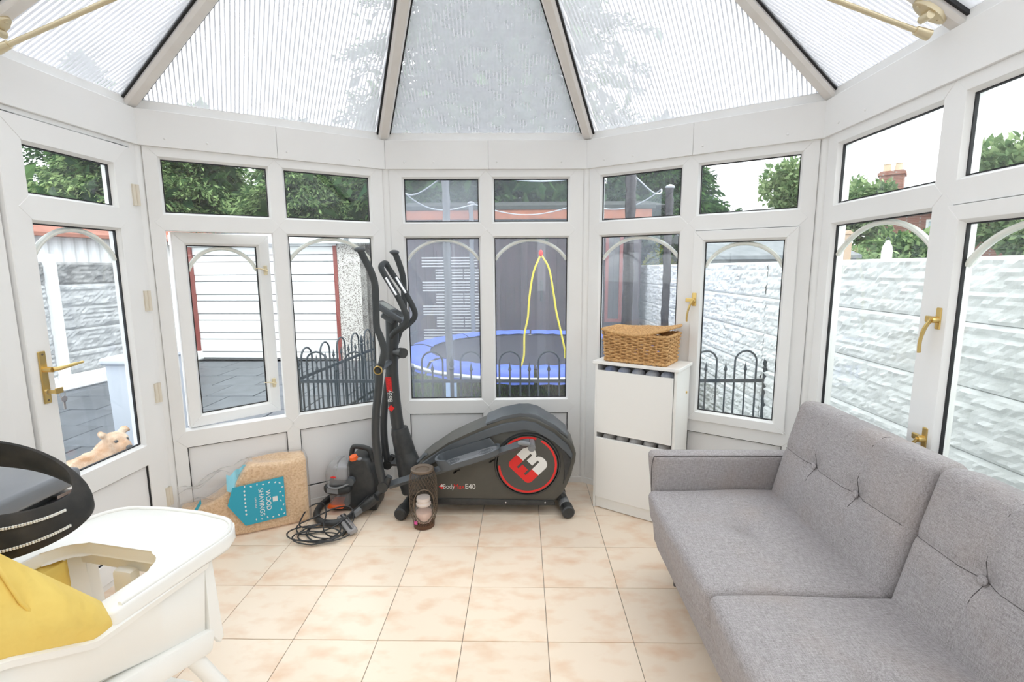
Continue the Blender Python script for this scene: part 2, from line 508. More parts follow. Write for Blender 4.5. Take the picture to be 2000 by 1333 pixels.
    def mesh(self, name, m=None, smooth=False):
        me = bpy.data.meshes.new(name)
        me.from_pydata(self.v, [], self.f)
        if m:
            me.materials.append(m)
        if smooth:
            me.polygons.foreach_set('use_smooth', [True] * len(me.polygons))
            if smooth != 'all':
                me.set_sharp_from_angle(angle=math.radians(smooth if isinstance(smooth, (int, float)) and smooth > 1 else 40))
        me.update()
        return me

    def build(self, name, m, parent=None, smooth=False, world=True, kind=None):
        """world=True: the shapes were given in world coordinates and are moved into the parent's frame."""
        me = self.mesh(name, m, smooth)
        return link(name, me, parent, world, kind)


WM = {}


def wmat(o):
    return WM.get(o.name, Matrix.Identity(4))


def link(name, me, parent=None, world=True, kind=None):
    o = bpy.data.objects.new(name, me)
    COL.objects.link(o)
    if parent is not None:
        o.parent = parent
        if world:
            me.transform(wmat(parent).inverted())
        WM[o.name] = wmat(parent)
    if kind:
        o['kind'] = kind
    return o


def place(o, loc, rz=0.0):
    """Give a top-level mesh its own origin at loc without moving its shape."""
    M = Matrix.Translation(Vector(loc)) @ Matrix.Rotation(rz, 4, 'Z')
    o.data.transform(M.inverted())
    o.matrix_world = M
    WM[o.name] = M
    return o


def empty(name, loc=(0, 0, 0), rz=0.0, parent=None):
    o = bpy.data.objects.new(name, None)
    COL.objects.link(o)
    o.empty_display_size = 0.05
    M = Matrix.Translation(Vector(loc)) @ Matrix.Rotation(rz, 4, 'Z')
    o.matrix_world = M
    WM[o.name] = M
    return o


def tag(o, label=None, cat=None, group=None, kind=None):
    if label: o['label'] = label
    if cat: o['category'] = cat
    if group: o['group'] = group
    if kind: o['kind'] = kind
    return o


def thing(name, label, cat, loc=(0, 0, 0), rz=0.0, group=None):
    return tag(empty(name, loc, rz), label, cat, group)


def struct(name, label, loc=(0, 0, 0), rz=0.0):
    return tag(empty(name, loc, rz), label, None, None, 'structure')


def dup(o, M=None, parent=None, label=None):
    """Copy a thing with its parts and their sub-parts."""
    c = o.copy()
    COL.objects.link(c)
    c.parent = parent
    if M is not None:
        c.matrix_world = M
        WM[c.name] = M
    if label:
        c['label'] = label
    for ch in list(o.children):
        dup(ch, None, c)
    return c


def text(body, size, m, parent, M, name='lettering', extrude=0.0004, align='CENTER', squash=1.0):
    cu = bpy.data.curves.new(name, 'FONT')
    cu.body = body
    cu.size = size
    cu.extrude = extrude
    cu.align_x = align
    cu.align_y = 'CENTER'
    cu.materials.append(m)
    tmp = bpy.data.objects.new(name, cu)
    COL.objects.link(tmp)
    dg = bpy.context.evaluated_depsgraph_get()
    me = bpy.data.meshes.new_from_object(tmp.evaluated_get(dg))
    bpy.data.objects.remove(tmp)
    me.transform(wmat(parent).inverted() @ M @ Matrix.Diagonal((squash, 1, 1, 1)))
    me.name = name
    return link(name, me, parent, False)


def arc_pts(cx, cz, a, b, t0, t1, n):
    return [(cx + a * math.cos(t0 + (t1 - t0) * i / n), cz + b * math.sin(t0 + (t1 - t0) * i / n)) for i in range(n + 1)]


def smooth_path(pts, n=6):
    """Catmull-Rom through the points."""
    P = [Vector(p) for p in pts]
    P = [P[0] * 2 - P[1]] + P + [P[-1] * 2 - P[-2]]
    out = []
    for i in range(1, len(P) - 2):
        for k in range(n):
            t = k / n
            a, b, c, d = P[i - 1], P[i], P[i + 1], P[i + 2]
            out.append(0.5 * ((2 * b) + (c - a) * t + (2 * a - 5 * b + 4 * c - d) * t * t + (3 * b - a - 3 * c + d) * t ** 3))
    out.append(P[-2])
    return out


XZ = Matrix(((1, 0, 0, 0), (0, 0, -1, 0), (0, 1, 0, 0), (0, 0, 0, 1)))    # local x,y,z -> world x, z, toward the viewer (-y)


def xz(y):
    """Frame for shapes drawn in world X,Z: local z points to -Y, starting at y."""
    return Matrix.Translation((0, y, 0)) @ XZ

# ------------------------------------------------------------------ the room: corners of the bay
C1, C2, C3, C4 = (-1.878, 2.497), (-0.840, 3.164), (0.404, 3.212), (1.453, 2.523)
SIDE = 3.12
dl = Vector((0.0372, 0.9993)); dr = Vector((-0.0155, -0.9999))
C0 = (C1[0] - dl.x * SIDE, C1[1] - dl.y * SIDE)
C5 = (C4[0] + dr.x * SIDE, C4[1] + dr.y * SIDE)
POLY_ROOM = [C0, C1, C2, C3, C4, C5]
APEX = Vector((-0.205, 1.80, 3.22))
EAVE = 2.215


def seg(a, b):
    d = Vector((b[0] - a[0], b[1] - a[1]))
    return d.length, math.atan2(d.y, d.x)


def clip_convex(poly, a, b):
    """Keep the part of poly on the right of the line a->b (the room side)."""
    out = []
    s = lambda p: (b[0] - a[0]) * (p[1] - a[1]) - (b[1] - a[1]) * (p[0] - a[0])
    for i in range(len(poly)):
        p, q = poly[i], poly[(i + 1) % len(poly)]
        sp, sq = s(p), s(q)
        if sp <= 0: out.append(p)
        if sp * sq < 0:
            t = sp / (sp - sq)
            out.append((p[0] + t * (q[0] - p[0]), p[1] + t * (q[1] - p[1])))
    return out


# floor: grout bed and single tiles
floor = struct('floor', 'cream marbled square floor tiles laid in straight rows')
G().prism([(-2.0, -0.62)] + [(p[0], p[1]) for p in POLY_ROOM[1:5]] + [(1.48, -0.62)], -0.10, -0.0035).build('grout_bed', GROUT, floor)
T = 0.333
tile_me = G().box(-T / 2 + 0.0014, T / 2 - 0.0014, -T / 2 + 0.0014, T / 2 - 0.0014, -0.009, 0.0, bev=0.001).mesh('tile', TILE)
for i in range(-5, 8):
    for j in range(-2, 11):
        cx, cy = -0.570 + (i + 0.5) * T, 2.746 - (j - 0.5) * T
        g = 0.0014
        sq = [(cx - T / 2 + g, cy - T / 2 + g), (cx + T / 2 - g, cy - T / 2 + g), (cx + T / 2 - g, cy + T / 2 - g), (cx - T / 2 + g, cy + T / 2 - g)]
        p = sq
        for a, b in zip(POLY_ROOM, POLY_ROOM[1:]):
            p = clip_convex(p, a, b)
            if len(p) < 3: break
        if len(p) < 3 or cy < -0.6:
            continue
        if len(p) == 4 and all(abs(p[k][0] - sq[k][0]) + abs(p[k][1] - sq[k][1]) < 1e-6 for k in range(4)):
            o = link('tile', tile_me, floor, False)
            o.location = (cx, cy, 0)
        else:
            area = 0.5 * abs(sum(p[k][0] * p[(k + 1) % len(p)][1] - p[(k + 1) % len(p)][0] * p[k][1] for k in range(len(p))))
            if area < 0.003: continue
            me = G().prism([(x - cx, y - cy) for x, y in p], -0.009, 0.0).mesh('tile', TILE)
            o = link('tile', me, floor, False)
            o.location = (cx, cy, 0)

# ------------------------------------------------------------------ window walls
Z0, Z1, Z2, Z3, Z4, Z5, Z6, Z7 = 0.04, 0.125, 0.49, 0.58, 1.64, 1.72, 2.0, 2.045


def bar_h(u0, u1, z0, z1, kind='both', d0=-0.0015, d1=0.07):
    h = (z1 - z0) / 2
    if kind == 'both':
        pts = [(u0, z0), (u1, z0), (u1 + h, z0 + h), (u1, z1), (u0, z1), (u0 - h, z0 + h)]
    elif kind == 'top':
        pts = [(u0, z0), (u1, z0), (u1 + 2 * h, z1), (u0 - 2 * h, z1)]
    else:
        pts = [(u0 - 2 * h, z0), (u1 + 2 * h, z0), (u1, z1), (u0, z1)]
    return G().prism(pts, -d1, -d0, XZ, bev=0.0012, seg=1)


def ring(u0, u1, z0, z1, w, d0, d1, taper=0.0):
    """Flat rectangular ring of width w; taper moves the inner edge outward in depth (a glazing bead)."""
    g = G()
    o = [(u0, z0), (u1, z0), (u1, z1), (u0, z1)]
    i = [(u0 + w, z0 + w), (u1 - w, z0 + w), (u1 - w, z1 - w), (u0 + w, z1 - w)]
    vs = [(a, d0, b) for a, b in o] + [(a, d0 + taper, b) for a, b in i] + [(a, d1, b) for a, b in i] + [(a, d1, b) for a, b in o]
    fs = []
    for k in range(4):
        n = (k + 1) % 4
        fs += [(k, n, 4 + n, 4 + k), (4 + k, 4 + n, 8 + n, 8 + k), (8 + k, 8 + n, 12 + n, 12 + k), (12 + k, 12 + n, n, k)]
    return g.add(vs, fs)


def glaze(par, u0, u1, z0, z1, glass, arch=True, d=0.0):
    ring(u0, u1, z0, z1, 0.010, d + 0.003, d + 0.03, 0.016).build('glazing_bead', UPVC, par, world=False)
    ring(u0 + 0.010, u1 - 0.010, z0 + 0.010, z1 - 0.010, 0.005, d + 0.019, d + 0.03).build('gasket', GASKET, par, world=False)
    G().box(u0 + 0.011, u1 - 0.011, d + 0.026, d + 0.031, z0 + 0.011, z1 - 0.011).build('pane', glass, par, world=False)
    if arch:
        a = (u1 - u0) / 2 - 0.012
        s = 0.125
        R = (a * a + s * s) / (2 * s)
        zc = z1 - 0.022 - R
        t = math.asin(a / R)
        pts = [((u0 + u1) / 2 + R * math.sin(-t + 2 * t * k / 24), d + 0.037, zc + R * math.cos(-t + 2 * t * k / 24)) for k in range(25)]
        G().tube(pts, 0.0125, 8, flat=0.9).build('arch_bar', ARCH, par, world=False, smooth=30)


def cockspur(par, u, z, flip=1, name='handle', d=-0.012, short=False):
    """Brass window catch: plate, pivot and a hanging lever."""
    g = G()
    if short:        # small stay catch pointing into the pane
        g.box(u - 0.010, u + 0.010, d - 0.006, d, z - 0.028, z + 0.028, bev=0.003)
        g.tube([(u, d, z), (u, d - 0.02, z)], 0.009, 10)
        g.tube([(u + 0.006, d - 0.018, z - 0.004), (u - 0.035, d - 0.020, z + 0.010), (u - 0.060, d - 0.018, z + 0.012)], [0.008, 0.006, 0.004], 8, flat=0.6)
        return g.build(name, CREAM_METAL, par, world=False, smooth=35)
    g.box(u - 0.012, u + 0.012, d - 0.006, d, z - 0.03, z + 0.045, bev=0.003)
    g.box(u - 0.045 * flip if flip > 0 else u, u if flip > 0 else u + 0.045, d - 0.016, d - 0.005, z - 0.008, z + 0.014, bev=0.003)
    g.tube([(u, d, z + 0.003), (u, d - 0.028, z + 0.003)], 0.011, 12)
    g.tube(smooth_path([(u, d - 0.026, z + 0.006), (u - 0.016 * flip, d - 0.034, z - 0.03), (u - 0.026 * flip, d - 0.036, z - 0.075), (u - 0.028 * flip, d - 0.034, z - 0.115)], 5), [0.010] * 8 + [0.0085] * 8, 10, flat=0.6)
    return g.build(name, BRASS, par, world=False, smooth=35)


def sash(par, u0, u1, z0, z1, w, glass, M=None, d=-0.014):
    """Opening casement: four mitred rails, pane, catch. Built round its hinge at local u0."""
    s = bpy.data.objects.new('sash', None)
    COL.objects.link(s); s.parent = par
    W, H = u1 - u0, z1 - z0
    loc = Matrix.Translation((u0, 0, z0))
    s.matrix_local = loc if M is None else loc @ M
    WM[s.name] = Matrix.Identity(4)
    for nm, pts in (('sash_stile', [(0, 0), (w, w), (w, H - w), (0, H)]), ('sash_stile', [(W, 0), (W, H), (W - w, H - w), (W - w, w)]),
                    ('sash_rail', [(0, 0), (W, 0), (W - w, w), (w, w)]), ('sash_rail', [(0, H), (w, H - w), (W - w, H - w), (W, H)])):
        G().prism(pts, -0.05, -d, XZ, bev=0.002, seg=1).build(nm, UPVC, s, world=False)
    glaze(s, w, W - w, w, H - w, glass, True, d)
    return s


def facet(k, a, b, side, no, lights, u_end, glass, casement=None, panels=True, label='', stile0=0.02):
    L, ang = seg(a, b)
    wall = struct('wall_' + side, 'white plastic lower panels and eaves board of the ' + label, (*a, 0), ang)
    win = struct('window_%d' % no, 'white plastic framed window of the ' + label, (*a, 0), ang)
    edges = [stile0] + [x for l in lights for x in l[:2]] + [u_end]
    for i in range(0, len(edges), 2):
        nm = 'stile' if i in (0, len(edges) - 2) else 'mullion'
        G().box(edges[i], edges[i + 1], 0.0, 0.07, Z0, Z7, bev=0.0015).build(nm, UPVC, win, world=False)
    for i, (u0, u1) in enumerate(l[:2] for l in lights):
        bar_h(u0, u1, Z0, Z1, 'bottom').build('bottom_rail', UPVC, win, world=False)
        bar_h(u0, u1, Z2, Z3).build('middle_rail', UPVC, win, world=False)
        bar_h(u0, u1, Z4, Z5).build('transom', UPVC, win, world=False)
        bar_h(u0, u1, Z6, Z7, 'top').build('top_rail', UPVC, win, world=False)
        gl = glass[i] if isinstance(glass, (list, tuple)) else glass
        glaze(win, u0, u1, Z5, Z6, gl, False)
        kind = (casement or {}).get(i)
        if kind is None:
            glaze(win, u0, u1, Z3, Z4, gl, True)
        elif kind == 'open':
            M = Matrix.Translation((0.012, 0.05, 0)) @ Matrix.Rotation(math.radians(13), 4, 'Z')
            s = sash(win, u0 + 0.008, u1 - 0.012, Z3 + 0.006, Z4 - 0.004, 0.055, gl, M)
            for hz in (0.80, 0.13):
                cockspur(s, 0.477 - 0.03, hz + 0.05, 1, d=-0.016, short=True)
        else:
            s = sash(win, u0 - 0.006, u1 + 0.006, Z3 - 0.018, Z4 - 0.004, 0.05, gl)
            cockspur(s, 0.018, 0.69, 1)
            if kind == 'two':
                cockspur(s, 0.018, 0.265, 1)
        if panels:
            ring(u0, u1, Z1, Z2, 0.004, 0.004, 0.03).build('gasket', GASKET, wall, world=False)
            G().box(u0 + 0.003, u1 - 0.003, 0.012, 0.05, Z1 + 0.003, Z2 - 0.003).build('panel', UPVC_PANEL, wall, world=False)
    G().box(-0.004, L + 0.004, -0.004, 0.09, -0.16, Z0, bev=0.003).build('base_rail', UPVC, wall, world=False)
    # eaves board, slightly proud of the frames, in two lengths with a butt joint
    cut = L * 0.51 if L < 2 else 1.6
    for s0, s1 in ((0.004, cut - 0.0006), (cut + 0.0006, L - 0.004)):
        G().box(s0, s1, -0.014, 0.10, Z7, EAVE, bev=0.0015).build('eaves_board', UPVC, wall, world=False)
    G().box(0.0, L, 0.012, 0.06, EAVE, EAVE + 0.05).build('eaves_closure', UPVC, wall, world=False)
    for s0 in (0.12, 0.30, L * 0.55, L - 0.16):
        G().lathe([(0.006, 0), (0.005, 0.003), (0.002, 0.005)], 10, Matrix.Translation((s0, -0.014, Z7 + 0.04)) @ Matrix.Rotation(PI / 2, 4, 'X')).build('cap', UPVC, wall, world=False, smooth=60)
    return wall, win


facet(1, C1, C2, 'back_left', 1, [(0.080, 0.577), (0.648, 1.140)], 1.214, [GLASS, GLASS], {0: 'open'}, label='bay on the garage side')
facet(2, C2, C3, 'back', 2, [(0.098, 0.580), (0.657, 1.140)], 1.224, [GLASS_HAZY, GLASS_MID], label='middle bay')
facet(3, C3, C4, 'back_right', 3, [(0.090, 0.587), (0.672, 1.168)], 1.236, [GLASS_MID, GLASS], {1: 'left'}, label='bay behind the shoe cabinet')
facet(4, C4, C5, 'right', 4, [(0.103, 0.695), (0.785, 1.377), (1.467, 2.06), (2.15, 2.742)], 3.08, GLASS, {1: 'two'}, label='side behind the sofa', stile0=0.03)

# corner posts between the facets
for n, c in enumerate((C1, C2, C3, C4)):
    ox, oy = ((-0.88, 0.48), (-0.30, 0.95), (0.26, 0.96), (0.885, 0.466))[n]
    px, py = c[0] + 0.034 * ox, c[1] + 0.034 * oy
    o = G().tube([(px, py, -0.15), (px, py, EAVE)], 0.040, 16).build('trim_%d' % (n + 1), UPVC, smooth=30, kind='structure')
    o['label'] = 'white corner post joining two window frames'

# ------------------------------------------------------------------ left side: door and side lights
L0, A0 = seg(C0, C1)
wl = struct('wall_left', 'white plastic frame and eaves board on the door side', (*C0, 0), A0)
U = lambda u: SIDE - u            # u measured from the bay corner
G().box(U(0.045), U(0.012), 0.0, 0.07, 0.0, Z7, bev=0.0015).build('door_jamb', UPVC, wl, world=False)
G().box(U(0.80), U(0.735), 0.0, 0.07, 0.0, Z7, bev=0.0015).build('door_jamb', UPVC, wl, world=False)
G().box(U(0.733), U(0.665), 0.006, 0.07, 0.0, Z7, bev=0.0015).build('door_jamb', UPVC, wl, world=False)
G().box(U(0.665), U(0.045), 0.0, 0.07, 2.025, Z7, bev=0.0015).build('door_head', UPVC, wl, world=False)
G().box(U(0.665), U(0.045), -0.004, 0.09, -0.16, 0.028, bev=0.003).build('threshold', UPVC, wl, world=False)
G().box(0, U(0.67), -0.004, 0.09, -0.16, Z0, bev=0.003).build('base_rail', UPVC, wl, world=False)
G().box(0.004, SIDE - 0.004, -0.014, 0.10, Z7, EAVE, bev=0.0015).build('eaves_board', UPVC, wl, world=False)
G().box(0.0, SIDE, 0.012, 0.06, EAVE, EAVE + 0.05).build('eaves_closure', UPVC, wl, world=False)

door = struct('door_1', 'white plastic glazed garden door with brass lever handle', (*C0, 0), A0)
DO, DI0, DI1 = (U(0.660), U(0.050)), U(0.568), U(0.158)
for nm, u0, u1 in (('door_stile', DO[0], DI0), ('door_stile', DI1, DO[1])):
    G().box(u0, u1, -0.012, 0.055, 0.032, 2.018, bev=0.003).build(nm, UPVC, door, world=False)
for z0, z1, kd in ((0.032, 0.125, 'bottom'), (0.475, 0.575, 'both'), (1.635, 1.728, 'both'), (1.93, 2.018, 'top')):
    bar_h(DI0, DI1, z0, z1, kd, d0=-0.0135, d1=0.055).build('door_rail', UPVC, door, world=False)
glaze(door, DI0, DI1, 0.575, 1.635, GLASS_MID, True, -0.010)
glaze(door, DI0, DI1, 1.728, 1.93, GLASS, False, -0.010)
ring(DI0, DI1, 0.125, 0.475, 0.004, -0.006, 0.03).build('gasket', GASKET, door, world=False)
G().box(DI0 + 0.003, DI1 - 0.003, 0.002, 0.045, 0.128, 0.472).build('door_panel', UPVC_PANEL, door, world=False)
for hz in (1.80, 1.29, 0.82, 0.26):
    h = G()
    h.tube([(U(0.047), -0.020, hz - 0.05), (U(0.047), -0.020, hz + 0.05)], 0.009, 10)
    h.box(U(0.072), U(0.047), -0.020, -0.011, hz - 0.05, hz + 0.05)
    h.build('hinge', mat('cream_hinge', (0.72, 0.66, 0.55), 0.5) if hz == 1.80 else bpy.data.materials['cream_hinge'], door, world=False, smooth=40)
hu = U(0.612)
g = G().box(hu - 0.0155, hu + 0.0155, -0.019, -0.012, 0.918, 1.128, bev=0.003)
hand = g.build('handle', BRASS, door, world=False)
g = G().tube([(hu, -0.018, 1.055), (hu, -0.055, 1.055)], 0.011, 14)
g.tube(smooth_path([(hu, -0.052, 1.055), (hu + 0.03, -0.060, 1.056), (hu + 0.08, -0.060, 1.060), (hu + 0.128, -0.056, 1.062)], 5), [0.0115] * 6 + [0.0095] * 6 + [0.007] * 4, 12, flat=0.75)
g.build('lever', BRASS, hand, world=False, smooth=40)
G().tube([(hu, -0.016, 0.965), (hu, -0.024, 0.965)], 0.010, 14).build('lock_barrel', CHROME, hand, world=False, smooth=40)
for z in (1.115, 0.931):
    G().lathe([(0.0045, 0), (0.003, 0.002)], 10, Matrix.Translation((hu, -0.019, z)) @ Matrix.Rotation(PI / 2, 4, 'X')).build('screw', BRONZE, hand, world=False)

key = thing('door_key', 'small bunch of two steel keys hanging in the brass door lock', 'keys', (*C0, 0), A0)
WM[key.name] = wmat(door)
g = G().box(hu - 0.001, hu + 0.001, -0.052, -0.024, 0.958, 0.972).box(hu - 0.0012, hu + 0.030, -0.056, -0.050, 0.956, 0.978, bev=0.001)
g.build('key_bow', BRASS, key, world=False)
g = G().tube([(hu + 0.026 + 0.012 * math.cos(t * PI / 8), -0.053, 0.950 + 0.014 * math.sin(t * PI / 8)) for t in range(16)], 0.0013, 6, closed=True)
g.build('ring', CHROME, key, world=False, smooth=60)
g = G().lathe([(0.013, -0.0012), (0.013, 0.0012)], 14, Matrix.Translation((hu + 0.030, -0.053, 0.928)) @ Matrix.Rotation(PI / 2, 4, 'X')).box(hu + 0.025, hu + 0.033, -0.0542, -0.0518, 0.886, 0.918)
g.build('key_blade', CHROME, key, world=False)

wl_win = struct('window_5', 'white plastic framed side window beyond the door', (*C0, 0), A0)
for u0, u1 in ((U(2.18), U(1.52)), (U(1.44), U(0.80))):
    pass
ed = [U(3.08), U(2.98), U(2.30), U(2.20), U(1.52), U(1.44), U(0.88), U(0.80)]
for i in range(0, 8, 2):
    G().box(ed[i], ed[i + 1], 0.0, 0.07, Z0, Z7, bev=0.0015).build('stile', UPVC, wl_win, world=False)
for u0, u1 in ((ed[1], ed[2]), (ed[3], ed[4]), (ed[5], ed[6])):
    bar_h(u0, u1, Z0, Z1, 'bottom').build('bottom_rail', UPVC, wl_win, world=False)
    bar_h(u0, u1, Z2, Z3).build('middle_rail', UPVC, wl_win, world=False)
    bar_h(u0, u1, Z4, Z5).build('transom', UPVC, wl_win, world=False)
    bar_h(u0, u1, Z6, Z7, 'top').build('top_rail', UPVC, wl_win, world=False)
    glaze(wl_win, u0, u1, Z5, Z6, GLASS, False)
    glaze(wl_win, u0, u1, Z3, Z4, GLASS, True)
    G().box(u0 + 0.001, u1 - 0.001, 0.012, 0.05, Z1, Z2).build('panel', UPVC_PANEL, wl, world=False)

# house wall behind the viewer with a white glazed double door standing open to a dark room
wb = struct('wall_front', 'cream brick house wall behind the viewer')  # unseen wall, its brick made cream to bounce light into the room
yb = -0.62
G().box(-2.15, -0.75, yb - 0.22, yb, -0.15, 3.6).box(0.72, 1.65, yb - 0.22, yb, -0.15, 3.6).box(-0.75, 0.72, yb - 0.22, yb, 2.1, 3.6).build('brickwork', BRICK_HOUSE, wb)
for x in (-0.75, -0.10, 0.29, 0.64):
    G().box(x, x + 0.08, yb - 0.10, yb + 0.02, 0.0, 2.1, bev=0.003).build('door_frame_post', UPVC, wb)
rear = G().box(-0.75, 0.72, yb - 2.0, yb - 1.9, -0.15, 2.4)
rear.build('inner_room_wall', mat('dim_wall', (0.35, 0.33, 0.31), 0.9), wb)

# ------------------------------------------------------------------ roof
ceil = struct('ceiling', 'translucent ribbed conservatory roof on cream rafters')
ridge_end = Vector((APEX.x, -0.65, APEX.z))


def eave_pt(c):
    return Vector((c[0], c[1], EAVE + 0.01))


SIDE_Y = 1.82
xl = lambda y: C1[0] - (C1[1] - y) * 0.0372
xr = lambda y: C4[0] - (C4[1] - y) * 0.0155
E1, E2, E3, E4 = [eave_pt(c) for c in (C1, C2, C3, C4)]
LB = [Vector((xl(y), y, EAVE + 0.01)) for y in (SIDE_Y, 0.72, -0.4)]
RB = [Vector((xr(y), y, EAVE + 0.01)) for y in (SIDE_Y, 0.72, -0.4)]
RT = [APEX, Vector((APEX.x, 0.72, APEX.z)), Vector((APEX.x, -0.4, APEX.z))]


def rafter(a, b, w=0.062, h=0.045):
    d = (b - a).normalized()
    s = d.cross(Vector((0, 0, 1))).normalized()
    n = s.cross(d)
    M = Matrix((( *s, 0), (*d, 0), (*n, 0), (0, 0, 0, 1))).transposed()
    M.translation = a
    L = (b - a).length
    par = G().prism([(-w / 2, 0.012), (-w / 2 + 0.012, 0), (w / 2 - 0.012, 0), (w / 2, 0.012), (w / 2, h), (-w / 2, h)], -L + 0.0, 0.03, M @ XZ).build('rafter', RAFTER, ceil)
    gk = G()
    for sgn in (-1, 1):
        x0, x1 = sorted((sgn * (w / 2 - 0.002), sgn * (w / 2 + 0.011)))
        gk.box(x0, x1, -0.0, L, h - 0.022, h - 0.010, M)
    WM[par.name] = Matrix.Identity(4)
    gk.build('gasket', GASKET, par)
    cap = G().box(-w / 2 - 0.012, w / 2 + 0.012, -0.05, L, h + 0.024, h + 0.05, M, bev=0.006)
    cap.build('capping', UPVC, par)
    return M


for e in (E1, E2, E3, E4):
    rafter(e, APEX)
for k in range(3):
    rafter(LB[k], RT[k]); rafter(RB[k], RT[k])
G().box(APEX.x - 0.06, APEX.x + 0.06, -0.62, APEX.y + 0.03, APEX.z - 0.01, APEX.z + 0.08, bev=0.01).build('ridge', RAFTER, ceil)


def roof_panel(pts, skin, lift=0.036):
    """pts[0]->pts[1] is the eave; ribs run up the slope from it, clipped to the panel."""
    o = pts[0]
    ex = (pts[1] - pts[0]).normalized()
    nz = ex.cross(pts[-1] - pts[0]).normalized()
    if nz.z < 0: nz = -nz
    ey = nz.cross(ex)
    if ey.z < 0: ey = -ey
    M = Matrix(((*ex, 0), (*ey, 0), (*nz, 0), (0, 0, 0, 1))).transposed()
    M.translation = o + nz * lift
    P2 = [((p - o).dot(ex), (p - o).dot(ey)) for p in pts]
    par = G().prism(P2, 0.0, 0.016, M).build('roof_panel', skin, ceil)
    WM[par.name] = Matrix.Identity(4)
    xs = [p[0] for p in P2]
    rb = G()
    x = min(xs) + 0.012
    while x < max(xs):
        ys = []
        for i in range(len(P2)):
            (ax, ay), (bx, by) = P2[i], P2[(i + 1) % len(P2)]
            if (ax - x) * (bx - x) < 0:
                ys.append(ay + (by - ay) * (x - ax) / (bx - ax))
        if len(ys) >= 2 and max(ys) - min(ys) > 0.03:
            rb.box(x - 0.0034, x + 0.0034, min(ys) + 0.004, max(ys) - 0.004, 0.006, 0.0105, M)
        x += 0.0195
    r = rb.build('rib', RIB, par)
    r['kind'] = 'stuff'


roof_panel([E1, E2, APEX], POLY)
roof_panel([E2, E3, APEX], POLY_DIRTY)
roof_panel([E3, E4, APEX], POLY)
roof_panel([LB[0], E1, APEX], POLY)
roof_panel([E4, RB[0], APEX], POLY)
for k in range(2):
    roof_panel([LB[k + 1], LB[k], RT[k], RT[k + 1]], POLY)
    roof_panel([RB[k], RB[k + 1], RT[k + 1], RT[k]], POLY)

# brass tie rods from the side rafters to a boss under the ridge
for B, zz, sx in ((RB[0], 2.76, 1), (LB[0], 2.79, -1)):
    a = Vector((B.x - sx * 0.085, SIDE_Y, EAVE - 0.012)); b = Vector((APEX.x, SIDE_Y, zz))
    rod = G().tube([a, b], 0.0085, 10).build('tie_rod', CREAM_METAL, ceil, smooth=40)
    WM[rod.name] = Matrix.Identity(4)
    d = (APEX - B).normalized()
    n = Vector((0, -1, 0)).cross(d); n = n if n.z < 0 else -n
    Mb = Matrix(((*d, 0), (0, 1, 0, 0), (*n, 0), (0, 0, 0, 1))).transposed(); Mb.translation = B + d * 0.10
    g = G().prism([(0.062 * math.cos(t * PI / 12), 0.026 * math.sin(t * PI / 12)) for t in range(24)], -0.004, 0.012, Mb, bev=0.003)
    for s in (-0.042, 0.042):
        g.lathe([(0.007, 0.011), (0.005, 0.015)], 8, Mb @ Matrix.Translation((s, 0, 0)))
    g.tube([Mb @ Vector((0, -0.02, 0.022)), Mb @ Vector((0, 0.02, 0.022))], 0.014, 10)
    dd = (b - a).normalized()
    g.tube([a - dd * 0.006, a + dd * 0.045], [0.017, 0.013], 10)
    g.build('rod_bracket', CREAM_METAL, rod, smooth=40)
G().tube([(APEX.x, SIDE_Y, 2.72), (APEX.x, SIDE_Y, APEX.z)], 0.02, 12).build('ridge_boss', CREAM_METAL, ceil, smooth=40)

# ------------------------------------------------------------------ sofa
SX0, SY1 = 0.565, 2.245
sofa = thing('sofa', 'grey fabric two-seat sofa with buttoned back cushions along the right window', 'sofa', (0.98, 1.46, 0))
G().pillow((0.36, 0.735, 0.10), 0.03, (6, 6, 3), lambda v: Vector((v.x + (0.10 - v.z) * 0.16 * (1 if v.x < 0 else 0), v.y, v.z)), Matrix.Translation((0.945, 1.42, 0.245))).build('base', SOFA, sofa, smooth='all')
G().pillow((0.055, 0.74, 0.30), 0.03, (4, 8, 6), None, Matrix.Translation((1.365, 1.42, 0.47))).build('back_frame', SOFA, sofa, smooth='all')


def sofa_arm(y0, y1):
    t = (y1 - y0) / 2
    arm = G().pillow((0.405, t, 0.235), 0.028, (8, 4, 6), lambda v: Vector((v.x + (0.235 - v.z) * 0.10 * (1 if v.x < 0 else 0), v.y, v.z)), Matrix.Translation((0.985, (y0 + y1) / 2, 0.368))).build('armrest', SOFA, sofa, smooth='all')
    WM[arm.name] = wmat(sofa)
    yy = y0 + 0.006 if y0 > 1 else y1 - 0.006
    pts = smooth_path([(0.60, yy, 0.30), (0.585, yy, 0.50), (0.592, yy, 0.585), (0.62, yy, 0.594), (0.80, yy, 0.596), (1.10, yy, 0.596), (1.33, yy, 0.596)], 5)
    G().tube(pts, 0.0018, 6).build('piping', SEAM, arm, smooth=60)


